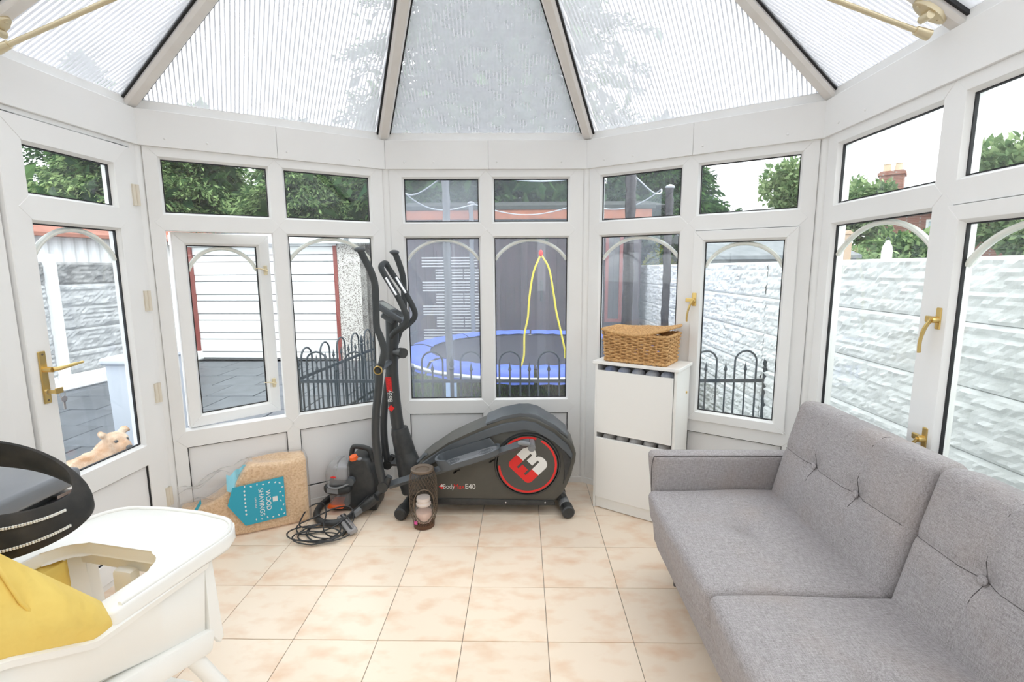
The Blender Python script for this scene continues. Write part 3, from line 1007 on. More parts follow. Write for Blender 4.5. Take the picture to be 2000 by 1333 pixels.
sofa_arm(2.155, 2.245)
sofa_arm(0.595, 0.685)
for n, (y0, y1) in enumerate(((1.420, 2.152), (0.688, 1.418))):
    cy = (y0 + y1) / 2
    hy = (y1 - y0) / 2

    def seat_shape(v, hy=hy, n=n):
        q = v.copy()
        fx, fy = 1 - (v.x / 0.30) ** 2, 1 - (v.y / hy) ** 2
        if v.z > 0:
            q.z += 0.022 * max(0, fx) * max(0, fy) + 0.006 * math.sin(9 * v.x + 3 * n) * math.sin(7 * v.y)
            d = (v.x - 0.0) ** 2 + (v.y - 0.0) ** 2
            q.z -= 0.030 * math.exp(-d / 0.0028) + 0.014 * math.exp(-((v.x) / 0.02) ** 2) * math.exp(-(v.y / 0.16) ** 2)
        if v.x < 0:
            q.x -= 0.012 * max(0, fy) - (0.085 - v.z) * 0.12
        return q
    G().pillow((0.29, hy, 0.075), 0.032, (26, 30, 5), seat_shape, Matrix.Translation((0.852, cy, 0.372))).build('seat_cushion', SOFA, sofa, smooth='all')
    # leaning back cushion: local x across the seat run (world y), local y up, local z toward the sitter
    H = 0.245
    cols = (-hy * 0.34, hy * 0.34)

    def back_shape(v, hy=hy, cols=cols):
        q = v.copy()
        if v.z > 0:
            q.z += 0.022 * max(0, 1 - (v.x / hy) ** 2) * max(0, 1 - (v.y / H) ** 2)
            g = 0.007 * math.exp(-((v.y - 0.015) / 0.012) ** 2)
            for c in cols:
                g = max(g, 0.008 * math.exp(-((v.x - c) / 0.012) ** 2))
                g = max(g, 0.030 * math.exp(-(((v.x - c) ** 2 + (v.y - 0.015) ** 2) / 0.0022)))
            q.z -= g
        else:
            q.z -= 0.0
        if v.y > 0 and abs(v.y) > H - 0.05:
            for c in cols:
                q.y -= 0.006 * math.exp(-((v.x - c) / 0.014) ** 2)
        return q
    lean = math.radians(14)
    ydir = Vector((math.sin(lean), 0, math.cos(lean))); zdir = Vector((-math.cos(lean), 0, math.sin(lean))); xdir = Vector((0, -1, 0))
    M = Matrix(((*xdir, 0), (*ydir, 0), (*zdir, 0), (0, 0, 0, 1))).transposed()
    M.translation = Vector((1.095, cy, 0.400)) + ydir * H - zdir * 0.075
    cu = G().pillow((hy - 0.002, H, 0.075), 0.045, (40, 30, 4), back_shape, M).build('back_cushion', SOFA, sofa, smooth='all')
    WM[cu.name] = wmat(sofa)
    for c in cols:
        G().ell((c, 0.015, 0.075), (0.0135, 0.0135, 0.007), 14, 8, M).build('button', SOFA, cu, smooth='all')
    sm = G()
    zf = lambda x, y: back_shape(Vector((x, y, 0.075))).z + 0.0004
    sm.tube([M @ Vector((x, 0.015, zf(x, 0.015))) for x in np.linspace(-hy + 0.03, hy - 0.03, 40)], 0.0010, 5)
    for c in cols:
        sm.tube([M @ Vector((c, y, zf(c, y))) for y in np.linspace(-H + 0.05, H - 0.046, 30)], 0.0011, 5)
        rr = 0.045
        sm.tube([M @ (Vector((c, H - rr + (rr) * math.cos(t) - 0.0056, 0.075 - 0.008 - rr + rr * math.sin(t) + 0.002))) for t in np.linspace(PI / 2, 0, 8)], 0.0015, 5)
    sm.build('seam', SEAM, cu, smooth=60)
for x in (0.70, 1.30):
    for y in (0.76, 2.10):
        G().tube([(x, y, 0.0), (x, y, 0.155)], [0.014, 0.021], 10).build('leg', BLACKP, sofa, smooth=40)

# ------------------------------------------------------------------ shoe cabinet and basket
fa = seg(C3, C4)[1]
CW, CD, CH = 0.475, 0.250, 0.905
cab = thing('shoe_cabinet', 'tall slim white shoe cabinet with two flap doors behind the sofa arm', 'cabinet', (0.424, 2.862, 0), fa)
B = lambda: G()
G().box(0, 0.016, 0.004, CD, 0, CH - 0.018, bev=0.001).build('side_panel', LAMINATE, cab, world=False)
G().box(CW - 0.016, CW, 0.004, CD, 0, CH - 0.018, bev=0.001).build('side_panel', LAMINATE, cab, world=False)
G().box(-0.012, CW + 0.012, -0.008, CD + 0.004, CH - 0.018, CH, bev=0.002).build('top_board', LAMINATE, cab, world=False)
G().box(0.017, CW - 0.017, CD - 0.006, CD, 0.02, CH - 0.02).build('back_board', mat('grey_inside', (0.55, 0.55, 0.56), 0.5), cab, world=False)
G().box(0.017, CW - 0.017, 0.012, 0.026, 0.004, 0.072).build('plinth', LAMINATE, cab, world=False)
for z0, z1 in ((0.074, 0.448), (0.478, 0.852)):
    Ml = Matrix.Translation((0, 0, z0)) @ Matrix.Rotation(math.radians(1.2), 4, 'X')
    G().box(0.018, CW - 0.018, -0.004, 0.012, 0, z1 - z0, Ml, bev=0.0012).build('flap_door', LAMINATE, cab, world=False)
    gi = G()
    for k in range(5):
        x = 0.07 + 0.083 * k
        gi.ell((x, 0.075, z1 - 0.012), (0.038, 0.05, 0.030), 12, 8)
    gi.build('stored_shoes', mat('pale_shoes_%d' % int(z0 * 1000), (0.30, 0.36, 0.55) if z0 > 0.3 else (0.6, 0.55, 0.52), 0.6, c2=(0.75, 0.75, 0.76), nscale=9), cab, world=False, smooth='all', kind='stuff')
    G().box(0.018, CW - 0.018, 0.015, 0.10, z0 + 0.02, z0 + 0.03).build('shoe_shelf', LAMINATE, cab, world=False)
G().lathe([(0.008, 0), (0.006, 0.006)], 10, Matrix.Translation((CW, 0.19, 0.74)) @ Matrix.Rotation(PI / 2, 4, 'Y')).build('wall_fixing', BRASS, cab, world=False)

BW, BD, BH = 0.355, 0.215, 0.165
ca, sa = math.cos(fa), math.sin(fa)
bo = Vector((0.424, 2.862, CH)) + Vector((ca, sa, 0)) * 0.050 + Vector((-sa, ca, 0)) * 0.018
bask = thing('wicker_basket', 'woven seagrass basket with sagging lid on the white shoe cabinet', 'basket', bo, fa)


def rim(t, z, grow=0.0):
    """Point on the basket's rounded rectangular outline at perimeter fraction t and height z."""
    k = 0.012 * z / BH + grow
    hw, hd, r = BW / 2 + k, BD / 2 + k, 0.022
    L1, L2 = 2 * (hw - r), 2 * (hd - r)
    arc = PI * r / 2
    tot = 2 * (L1 + L2) + 4 * arc
    s = (t % 1) * tot
    for (px, py), (dx, dy), ln, a0 in (((-hw + r, -hd), (1, 0), L1, -PI / 2), ((hw, -hd + r), (0, 1), L2, 0), ((hw - r, hd), (-1, 0), L1, PI / 2), ((-hw, hd - r), (0, -1), L2, PI)):
        if s <= ln:
            return Vector((px + dx * s, py + dy * s, z)), Vector((dy, -dx, 0))
        s -= ln
        if s <= arc:
            a = a0 + s / r
            cx = px + dx * ln - dy * r; cy_ = py + dy * ln + dx * r
            return Vector((cx + r * math.cos(a), cy_ + r * math.sin(a), z)), Vector((math.cos(a), math.sin(a), 0))
        s -= arc
    return Vector((-hw + r, -hd, z)), Vector((0, -1, 0))


MBk = Matrix.Translation((BW / 2, BD / 2, 0))
st = G()
NST = 34
for r_ in range(16):
    z = 0.010 + r_ * 0.0099
    pts = []
    for i in range(NST * 4):
        t = i / (NST * 4)
        p, nrm = rim(t, z)
        wob = 0.0058 * math.cos(2 * PI * (t * NST / 2) + (PI if r_ % 2 else 0))
        pts.append(p + nrm * wob + Vector((0, 0, 0.0016 * math.sin(19 * t * 6 + r_))))
    st.tube(pts, 0.0052, 6, closed=True, M=MBk)
bd = st.build('woven_strands', WICKER, bask, world=False, smooth='all', kind='stuff')
st = G()
for i in range(NST):
    p0, n0 = rim((i + 0.5) / NST, 0.0); p1, n1 = rim((i + 0.5) / NST, BH)
    st.tube([p0, p1], 0.005, 5, M=MBk)
st.build('upright_stakes', WICKER, bask, world=False, smooth='all', kind='stuff')
for z, rr in ((0.0105, 0.009), (BH - 0.002, 0.0085)):
    pts = [rim(i / 140, z)[0] + rim(i / 140, z)[1] * 0.003 * math.sin(i * 1.9) + Vector((0, 0, 0.002 * math.cos(i * 1.9))) for i in range(140)]
    G().tube(pts, rr, 7, closed=True, M=MBk).build('plaited_rim', WICKER, bask, world=False, smooth='all')
G().box(0.004, BW - 0.004, 0.004, BD - 0.004, 0.002, 0.012).build('base', WICKER, bask, world=False)
lid = G()


def lid_z(x, y):
    u = x / (BW / 2)
    return BH + 0.010 + 0.006 * u + 0.014 * u * u + 0.008 * max(0, u) ** 3 + 0.012 * (y / (BD / 2)) * (1 - abs(u))


for k in range(19):
    y = -BD / 2 - 0.012 + (BD + 0.024) * k / 18
    pts = []
    for i in range(61):
        x = -BW / 2 - 0.014 + (BW + 0.028) * i / 60
        pts.append((x, y, lid_z(x, y) + 0.003 * math.cos(i * 1.05 + PI * (k % 2))))
    lid.tube(pts, 0.0068, 6, M=MBk)
lo = lid.build('lid', WICKER, bask, world=False, smooth='all')
WM[lo.name] = wmat(bask)
edge = []
for i in range(120):
    p, n_ = rim(i / 120, BH, 0.004)
    edge.append((p.x, p.y, lid_z(p.x, p.y)))
G().tube(edge, 0.008, 7, closed=True, M=MBk).build('lid_rim', WICKER, lo, world=False, smooth='all')

# ------------------------------------------------------------------ elliptical trainer
YF = 2.75           # near face of the shell
ell = thing('elliptical_trainer', 'black elliptical cross trainer with red-ringed flywheel under the middle window', 'exercise machine', (-0.2, 2.87, 0))
body = [(-0.660, 0.175), (-0.640, 0.262), (-0.604, 0.322), (-0.569, 0.348), (-0.431, 0.443), (-0.318, 0.498), (-0.206, 0.547), (-0.116, 0.579), (-0.016, 0.598), (0.034, 0.600), (0.089, 0.586),
        (0.184, 0.527), (0.262, 0.467), (0.296, 0.423), (0.309, 0.376), (0.305, 0.330), (0.284, 0.259), (0.259, 0.194), (0.231, 0.140), (0.181, 0.073), (-0.041, 0.074), (-0.498, 0.077), (-0.62, 0.110)]
shell = G().prism(body, -0.22, 0.0, xz(YF), bev=0.014, seg=3).build('shell', SHELLP, ell, smooth=35)
WM[shell.name] = wmat(ell)
line = [(-0.585, 0.326), (-0.426, 0.431), (-0.258, 0.506), (-0.115, 0.560), (0.006, 0.578), (0.072, 0.566), (0.181, 0.503), (0.258, 0.436), (0.288, 0.380)]
line2 = [(x + 0.004 + 0.014 * max(0, (x - 0.1) * 4) * -1, z - 0.045 - (0.0 if x < 0.1 else -0.004)) for x, z in line]
G().prism(line + line2[::-1], -0.03, 0.012, xz(YF), bev=0.006).build('shoulder_trim', GREYP, shell, smooth=35)
cap = [(-0.206, 0.545), (-0.116, 0.577), (-0.016, 0.597), (0.034, 0.599), (0.089, 0.585), (0.184, 0.526), (0.258, 0.468), (0.262, 0.486), (0.190, 0.545), (0.092, 0.606), (0.036, 0.620), (-0.018, 0.618), (-0.12, 0.597), (-0.20, 0.566), (-0.214, 0.556)]
G().prism(cap, -0.215, -0.005, xz(YF), bev=0.006).build('top_cover', GREYP, shell, smooth=35)
rear = [(0.184, 0.500), (0.262, 0.440), (0.285, 0.385), (0.280, 0.330), (0.26, 0.262), (0.236, 0.196), (0.246, 0.30), (0.236, 0.37), (0.20, 0.43), (0.168, 0.468)]
G().prism(rear, -0.02, 0.008, xz(YF), bev=0.004).build('rear_trim', BLACKP, shell, smooth=35)
G().prism([(-0.62, 0.108), (0.18, 0.094), (0.19, 0.064), (-0.50, 0.064), (-0.61, 0.090)], -0.215, 0.006, xz(YF), bev=0.004).build('lower_skirt', BLACKP, shell, smooth=35)
WC = (0.028, 0.316)
Mw = xz(YF - 0.004) @ Matrix.Translation((WC[0], WC[1], 0))
WHEELF = mat('flywheel_cover', (0.075, 0.073, 0.064), 0.45)
wh = G().lathe([(0.0001, 0.010), (0.174, 0.010), (0.176, 0.006), (0.176, -0.02)], 56, Mw).build('flywheel', WHEELF, ell, smooth=35)
WM[wh.name] = wmat(ell)
G().lathe([(0.180, -0.004), (0.180, 0.012), (0.187, 0.012), (0.192, -0.004)], 56, Mw).build('flywheel_rim', BLACKP, wh, smooth=35)
red = G()
for a0, a1 in ((-PI * 0.99, PI * 0.34), (PI * 0.40, PI * 0.80)):
    n = 48
    vs, fs = [], []
    for i in range(n + 1):
        a = a0 + (a1 - a0) * i / n
        for r_ in (0.1575, 0.1695):
            vs.append((r_ * math.cos(a), r_ * math.sin(a), 0.0106))
    for i in range(n):
        fs.append((2 * i, 2 * i + 1, 2 * i + 3, 2 * i + 2))
    red.add(vs, fs, Mw)
red.build('red_ring', RED, wh)
# emblem: a bold rounded letter with three bars, tilted, its lower part red
Me = Mw @ Matrix.Rotation(math.radians(-36), 4, 'Z') @ Matrix.Translation((-0.002, 0.004, 0.0108))


def blob(x0, x1, y0, y1, r, n=8):
    return [(x0, y0), *[(x1 - r + r * math.sin(a), y0 + r - r * math.cos(a)) for a in np.linspace(0, PI / 2, n)], *[(x1 - r + r * math.cos(a), y1 - r + r * math.sin(a)) for a in np.linspace(0, PI / 2, n)], (x0, y1)]


em = G()
em.prism([(-0.088, -0.030), (-0.088, 0.078), *[(-0.05 + 0.045 * math.sin(a), 0.046 + 0.032 * math.cos(a)) for a in np.linspace(0, PI * 0.62, 10)], *[(0.050 + 0.036 * math.cos(a), 0.045 + 0.033 * math.sin(a)) for a in np.linspace(PI * 0.85, 0, 10)], (0.086, -0.030)][::-1], 0, 0.0006, Mw @ Matrix.Rotation(math.radians(-42), 4, 'Z'))
em.v.clear(); em.f.clear()
Mb = Mw @ Matrix.Rotation(math.radians(-45), 4, 'Z') @ Matrix.Translation((0, 0, 0.0108))
# three teeth joined by a back: drawn with x along the spine, y outwards (upper half white, lower half red)
for x0, x1, y0, y1 in ((-0.088, -0.036, 0.0, 0.060), (-0.022, 0.022, 0.016, 0.060), (0.036, 0.088, 0.0, 0.060)):
    em.prism([(x0, y0), (x1, y0), (x1, y1), (x0, y1)], 0, 0.0006, Mb)
em.prism([(-0.088, 0.060), (0.088, 0.060), *[(0.044 + 0.044 * math.cos(a), 0.060 + 0.034 * math.sin(a)) for a in np.linspace(0.1, PI - 0.25, 9)], *[(-0.044 + 0.044 * math.cos(a), 0.060 + 0.034 * math.sin(a)) for a in np.linspace(0.25, PI - 0.1, 9)]], 0, 0.0006, Mb)
em.build('emblem', WHITEPRINT, wh)
em = G()
for x0, x1, y0, y1 in ((-0.088, -0.036, -0.052, 0.0), (-0.022, 0.022, -0.052, -0.018), (0.036, 0.088, -0.052, 0.0)):
    em.prism([(x0, y0), (x1, y0), (x1, y1), (x0, y1)], 0, 0.0006, Mb)
em.prism([(-0.088, -0.052), *[(-0.06 + 0.028 * math.cos(a), -0.052 + 0.03 * math.sin(a)) for a in np.linspace(PI, 1.5 * PI, 6)], *[(0.06 + 0.028 * math.cos(a), -0.052 + 0.03 * math.sin(a)) for a in np.linspace(1.5 * PI, 2 * PI, 6)], (0.088, -0.052)], 0, 0.0006, Mb)
em.build('emblem', RED, wh)

# lettering on the shell
Mt = lambda x, z: xz(YF) @ Matrix.Translation((x, z, 0.0012))
text('Body', 0.040, WHITEPRINT, shell, Mt(-0.433, 0.176), squash=0.85)
text('Max', 0.040, RED, shell, Mt(-0.372, 0.176), squash=0.95)
text('E40', 0.044, WHITEPRINT, shell, Mt(-0.307, 0.176), squash=0.95)
lg = G().prism([(-0.492, 0.176), (-0.474, 0.194), (-0.456, 0.176), (-0.474, 0.158)], 0, 0.0008, xz(YF))
lg.build('small_emblem', RED, shell)
G().prism([(-0.487, 0.178), (-0.473, 0.192), (-0.460, 0.179), (-0.474, 0.174)], 0.0008, 0.0012, xz(YF)).build('small_emblem', WHITEPRINT, shell)
for x, z in ((-0.385, 0.272), (-0.175, 0.336)):
    G().prism([(x - 0.02, z - 0.006), (x + 0.02, z + 0.006), (x + 0.02, z + 0.012), (x - 0.012, z + 0.003), (x - 0.012, z - 0.014), (x - 0.02, z - 0.014)], 0.0, 0.004, xz(YF)).build('shell_slot', GASKET, shell)
for x in (-0.10, 0.13):
    G().lathe([(0.006, 0), (0.004, 0.003)], 10, xz(YF - 0.006) @ Matrix.Translation((x, 0.082, 0))).build('screw', CHROME, shell)

# pedals on their rails, near and far


def pedal_arm(y, s, pts_rail, pedal_off):
    rail = G().tube([(pts_rail[0][0], y, pts_rail[0][1]), (pts_rail[1][0], y, pts_rail[1][1])], 0.024, 4)
    r_ = rail.build('pedal_rail', GREYP if s > 0 else TUBE, ell)
    WM[r_.name] = wmat(ell)
    dx, dz = pedal_off
    d = Vector((pts_rail[1][0] - pts_rail[0][0], 0, pts_rail[1][1] - pts_rail[0][1])).normalized()
    n = Vector((-d.z, 0, d.x))
    w = Vector((0, 1, 0))
    M = Matrix(((*d, 0), (*w, 0), (*n, 0), (0, 0, 0, 1))).transposed()
    M.translation = Vector((dx, y, dz))
    out = [(0.175 * math.copysign(abs(math.cos(a)) ** 0.55, math.cos(a)), 0.062 * math.copysign(abs(math.sin(a)) ** 0.6, math.sin(a))) for a in np.linspace(0, 2 * PI, 40)[:-1]]
    ped = G().prism(out, -0.022, 0.002, M, bev=0.004).build('pedal', MIDGREY, ell, smooth=35)
    WM[ped.name] = wmat(ell)
    wall = G()
    vs, fs = [], []
    for i, (x, yy) in enumerate(out):
        high = 0.030 + 0.022 * (1 if (yy * s) > 0 else max(0, -x / 0.175) ** 2)
        if x > 0.14: high = 0.012
        if yy * s < -0.02 and x > -0.10: high = 0.008
        for k, zz in ((1.0, -0.022), (1.06, high), (0.98, high), (0.97, 0.0)):
            vs.append((x * k, yy * k, zz))
    m_ = len(out)
    for i in range(m_):
        j = (i + 1) % m_
        for k in range(3):
            fs.append((4 * i + k, 4 * j + k, 4 * j + k + 1, 4 * i + k + 1))
    wall.add(vs, fs, M)
    wall.build('pedal_wall', GREYP, ped, smooth=50)
    tr = G()
    for cx in (-0.10, 0.10):
        for rr in (0.012, 0.024, 0.036):
            tr.tube([(cx + rr * 1.2 * math.cos(a), rr * 0.9 * math.sin(a), 0.003) for a in np.linspace(0, 2 * PI, 20)[:-1]], 0.0018, 4, closed=True, M=M)
    tr.build('tread', GREYP, ped, smooth=60, kind='stuff')


pedal_arm(2.665, 1, ((-0.762, 0.222), (0.040, 0.478)), (-0.300, 0.392))
pedal_arm(3.055, -1, ((-0.870, 0.200), (-0.02, 0.17)), (-0.36, 0.215))
G().tube([(0.050, 2.640, 0.452), (0.050, 2.74, 0.452)], 0.021, 16).tube([(0.050, 2.635, 0.452), (0.050, 2.642, 0.452)], 0.012, 12).build('crank_bolt', MIDGREY, ell, smooth=35)
G().tube([(-0.02, 2.650, 0.478), (-0.01, 2.645, 0.482), (0.04, 2.64, 0.474)], [0.012, 0.014, 0.012], 10).build('rail_joint', MIDGREY, ell, smooth=45)

# mast
mast = G().tube(smooth_path([(-0.690, 2.86, 0.240), (-0.722, 2.86, 0.345), (-0.745, 2.86, 0.490), (-0.764, 2.86, 0.700), (-0.768, 2.86, 0.890), (-0.758, 2.86, 1.050), (-0.757, 2.86, 1.160)], 6), 0.037, 16).build('mast', TUBE, ell, smooth=45)
WM[mast.name] = wmat(ell)
G().tube([(-0.737, 2.86, 0.500), (-0.735, 2.86, 0.470), (-0.708, 2.86, 0.345)], [0.048, 0.054, 0.062], 16).build('mast_collar', BLACKP, mast, smooth=45)
G().tube([(-0.712, 2.86, 0.350), (-0.690, 2.86, 0.270), (-0.650, 2.86, 0.185), (-0.63, 2.86, 0.13)], [0.062, 0.072, 0.105, 0.11], 16).build('mast_foot', BLACKP, mast, smooth=45)
G().tube([(-0.62, 2.80, 0.305), (-0.575, 2.80, 0.352), (-0.562, 2.80, 0.352)], [0.012, 0.014, 0.01], 8).build('tension_clip', GREYP, mast, smooth=45)
Ml = Matrix.Translation((-0.7745, 2.815, 0.715)) @ Matrix.Rotation(math.radians(-3), 4, 'Y') @ XZ @ Matrix.Rotation(math.radians(90), 4, 'Z')
text('Body', 0.040, WHITEPRINT, mast, Ml @ Matrix.Translation((-0.012, 0, 0)), squash=0.85)
text('Max', 0.042, RED, mast, Ml @ Matrix.Translation((0.058, 0, 0)), squash=1.0)
gp = G().prism([(-0.02, 0), (0, 0.02), (0.02, 0), (0, -0.02)], 0, 0.001, Ml @ Matrix.Translation((-0.085, 0, 0)))
gp.build('small_emblem', RED, mast)
G().prism([(-0.045, -0.017), (0.045, -0.017), (0.045, 0.017), (-0.045, 0.017)], -0.002, 0.0, Ml @ Matrix.Translation((0.058, 0, 0))).build('red_patch', mat('dark_red_print', (0.5, 0.02, 0.02), 0.5), mast)
kn = G().tube([(-0.735, 2.83, 0.962), (-0.690, 2.79, 0.964)], 0.020, 12).tube([(-0.700, 2.80, 0.964), (-0.676, 2.778, 0.965)], 0.030, 14)
kn.build('resistance_knob', BLACKP, mast, smooth=35)
# console
cx_, cz_ = -0.757, 1.196
Mc = Matrix.Translation((cx_, 2.85, cz_)) @ Matrix.Rotation(math.radians(33), 4, 'Y')
con = G().box(-0.095, 0.095, -0.085, 0.085, -0.014, 0.016, Mc, bev=0.008, seg=2).box(-0.03, 0.05, -0.05, 0.05, -0.05, -0.012, Mc, bev=0.006).build('console', GREYP, ell, smooth=35)
WM[con.name] = wmat(ell)
G().box(-0.075, 0.0, -0.055, 0.055, 0.016, 0.0175, Mc).build('display', mat('grey_screen', (0.28, 0.31, 0.30), 0.25), con)
G().box(0.015, 0.075, -0.055, 0.055, 0.016, 0.0185, Mc, bev=0.0008).build('keypad', BLACKP, con)
# fixed hand loop
near = [(-0.745, 2.80, 1.060), (-0.715, 2.75, 1.088), (-0.660, 2.735, 1.126), (-0.639, 2.73, 1.172), (-0.649, 2.73, 1.21), (-0.691, 2.73, 1.302), (-0.748, 2.73, 1.400), (-0.775, 2.75, 1.448), (-0.778, 2.82, 1.470)]
far = [(-0.785, 2.90, 1.470), (-0.795, 2.945, 1.462), (-0.761, 2.95, 1.404), (-0.707, 2.95, 1.323), (-0.652, 2.95, 1.216), (-0.640, 2.95, 1.166), (-0.665, 2.94, 1.125), (-0.728, 2.90, 1.075)]
lp = G().tube(smooth_path(near + far, 5), 0.0165, 12).build('hand_loop', RUBBER, ell, smooth=60)
WM[lp.name] = wmat(ell)
for y in (2.727, 2.947):
    G().tube([(-0.688, y - 0.012, 1.298), (-0.742, y - 0.012, 1.392)], 0.0105, 8, flat=0.7).build('pulse_sensor', CHROME, lp, smooth=45)
# moving arms
for nm, yy, up, low in (
        ('near', 2.63, [(-0.846, 1.535), (-0.822, 1.482), (-0.795, 1.425), (-0.777, 1.350), (-0.778, 1.230), (-0.779, 1.131), (-0.763, 1.085), (-0.745, 1.010), (-0.757, 0.95), (-0.772, 0.903)],
         [(-0.772, 0.930), (-0.785, 0.795), (-0.806, 0.640), (-0.812, 0.500), (-0.800, 0.350), (-0.780, 0.235)]),
        ('far', 3.06, [(-0.773, 1.534), (-0.750, 1.470), (-0.732, 1.400), (-0.728, 1.330), (-0.735, 1.144), (-0.775, 1.02), (-0.799, 0.952), (-0.815, 0.895)],
         [(-0.815, 0.91), (-0.840, 0.80), (-0.871, 0.623), (-0.890, 0.45), (-0.887, 0.30), (-0.872, 0.190)])):
    a = G().tube(smooth_path([(x, yy, z) for x, z in up], 5), 0.0185, 12).build('handle_arm', RUBBER, ell, smooth=60)
    WM[a.name] = wmat(ell)
    G().ell((up[0][0] - 0.004, yy, up[0][1] + 0.006), (0.030, 0.030, 0.015), 16, 8).build('end_cap', GREYP, a, smooth='all')
    G().tube(smooth_path([(x, yy, z) for x, z in low], 5), 0.0225, 12, flat=1.0).build('link_arm', TUBE, ell, smooth=60)
    x0, z0 = low[-1]
    G().tube([(x0, yy - 0.028, z0), (x0, yy + 0.04, z0)], 0.030, 14).tube([(x0 + 0.035, yy + 0.0, z0 + 0.055), (x0 + 0.01, yy, z0 + 0.01)], [0.018, 0.022], 10).build('link_joint', BLACKP, ell, smooth=40)
ax = G().tube([(-0.772, 2.605, 0.903), (-0.772, 3.085, 0.903)], 0.017, 14).build('pivot_axle', GREYP, ell, smooth=40)
WM[ax.name] = wmat(ell)
G().tube([(-0.772, 2.596, 0.903), (-0.772, 2.606, 0.903)], 0.026, 18).tube([(-0.772, 2.590, 0.903), (-0.772, 2.598, 0.903)], 0.012, 12).build('axle_cap', BLACKP, ax, smooth=40)
G().tube([(-0.772 + 0.021 * math.cos(a), 2.594, 0.903 + 0.021 * math.sin(a)) for a in np.linspace(0, 2 * PI, 24)[:-1]], 0.004, 6, closed=True).build('brass_ring', BRASS, ax, smooth=60)
# frame and floor bars
G().tube([(-0.70, 2.87, 0.115), (0.235, 2.87, 0.085)], 0.034, 4).build('main_frame', TUBE, ell)
for nm, a, b in (('front', (-0.705, 2.69, 0.038), (-0.665, 3.06, 0.038)), ('rear', (0.262, 2.715, 0.042), (0.225, 3.02, 0.042))):
    s = G().tube([a, b], 0.031, 16).build('floor_bar', GREYP if nm == 'rear' else TUBE, ell, smooth=40)
    WM[s.name] = wmat(ell)
    d = (Vector(b) - Vector(a)).normalized()
    for e, sg in ((Vector(a), -1), (Vector(b), 1)):
        G().tube([e - d * sg * 0.055, e + d * sg * 0.012, e + d * sg * 0.020], [0.0375, 0.0375, 0.030], 18).build('foot_cap', BLACKP, s, smooth=40)
G().tube([(0.246, 2.80, 0.053), (0.252, 2.762, 0.050)], 0.0325, 16).build('grey_label', MIDGREY, ell, smooth=40)
G().tube([(0.16, 2.86, 0.13), (0.245, 2.86, 0.05)], [0.035, 0.028], 10).build('rear_strut', BLACKP, ell, smooth=40)
# ------------------------------------------------------------------ bale of wood shavings in a clear bag
ba = math.atan2(0.480, 0.878)
bale = thing('wood_shavings_bale', 'clear plastic bag of pressed wood shavings with blue label leaning by the left bay panel', 'bag', (-1.229, 2.672, 0), ba)


def bale_shape(v):
    q = v.copy()
    u = (q.x + 0.31) / 0.31          # -1 left .. 1 right
    if u < 0.05:
        k = min(1, (0.05 - u) / 0.85)
        top = 0.19 + 0.19 * (1 - k) ** 1.3 * (1 - 0.75 * k)
        q.z = q.z * max(0.25, top / 0.38)
        q.y = 0.09 + (q.y - 0.09) * (1 - 0.35 * k)
    q.z += 0.006 * math.sin(q.x * 21 + q.y * 30) * (q.z / 0.38)
    q.y -= 0.006 * math.sin(q.x * 14 + 1) * math.sin(q.z * 11)
    return q


G().pillow((0.31, 0.09, 0.19), 0.022, (28, 10, 14), lambda v: bale_shape(Vector((v.x - 0.31, v.y + 0.09, v.z + 0.19))), None).build('pressed_shavings', SHAVE, bale, world=False, smooth='all')


def film_shape(v):
    q = bale_shape(Vector((v.x - 0.31, v.y + 0.09, v.z + 0.19)))
    c = Vector((-0.31, 0.09, 0.19))
    q = c + (q - c) * 1.02
    return q


G().pillow((0.314, 0.094, 0.193), 0.02, (28, 8, 12), film_shape).build('film', FILM, bale, world=False, smooth='all')
# loose gathered neck of the bag, flopping to the left


def neck(u, v):
    a = 2 * PI * v
    x = -0.27 - 0.36 * u
    r_ = 0.080 - 0.030 * u + 0.012 * math.sin(5 * a + 6 * u) + 0.010 * math.sin(3 * a - 9 * u) + 0.005 * math.sin(9 * a + 21 * u)
    return (x, 0.095 + 0.8 * r_ * math.cos(a), 0.300 - 0.02 * u - 0.07 * u * u + (1.05 * r_) * math.sin(a) + 0.014 * math.sin(u * 13 + a))


G().grid(neck, 30, 36).build('bag_neck', FILM, bale, world=False, smooth='all')
G().grid(lambda u, v: (-0.30 - 0.10 * u, 0.012 + 0.02 * math.sin(6 * u) + 0.05 * v, 0.30 + 0.075 * v - 0.04 * u + 0.006 * math.sin(14 * u)), 10, 6).build('blue_flap', mat('pale_blue_film', (0.25, 0.58, 0.68), 0.3), bale, world=False, smooth='all')
G().grid(lambda u, v: (-0.52 - 0.05 * u, 0.005 + 0.01 * v, 0.17 + 0.08 * (1 - u) - 0.03 * v), 4, 2).build('blue_tag', BLUE, bale, world=False)
MF = XZ.copy()                      # shapes drawn on the front face, local x right, y up
lq = [(-0.372, 0.286), (-0.122, 0.300), (-0.122, 0.066), (-0.325, 0.058), (-0.402, 0.190)]


def lab_y(x, z):
    return -0.012 + (0.02 * max(0, (-0.29 - x) / 0.12)) * 0


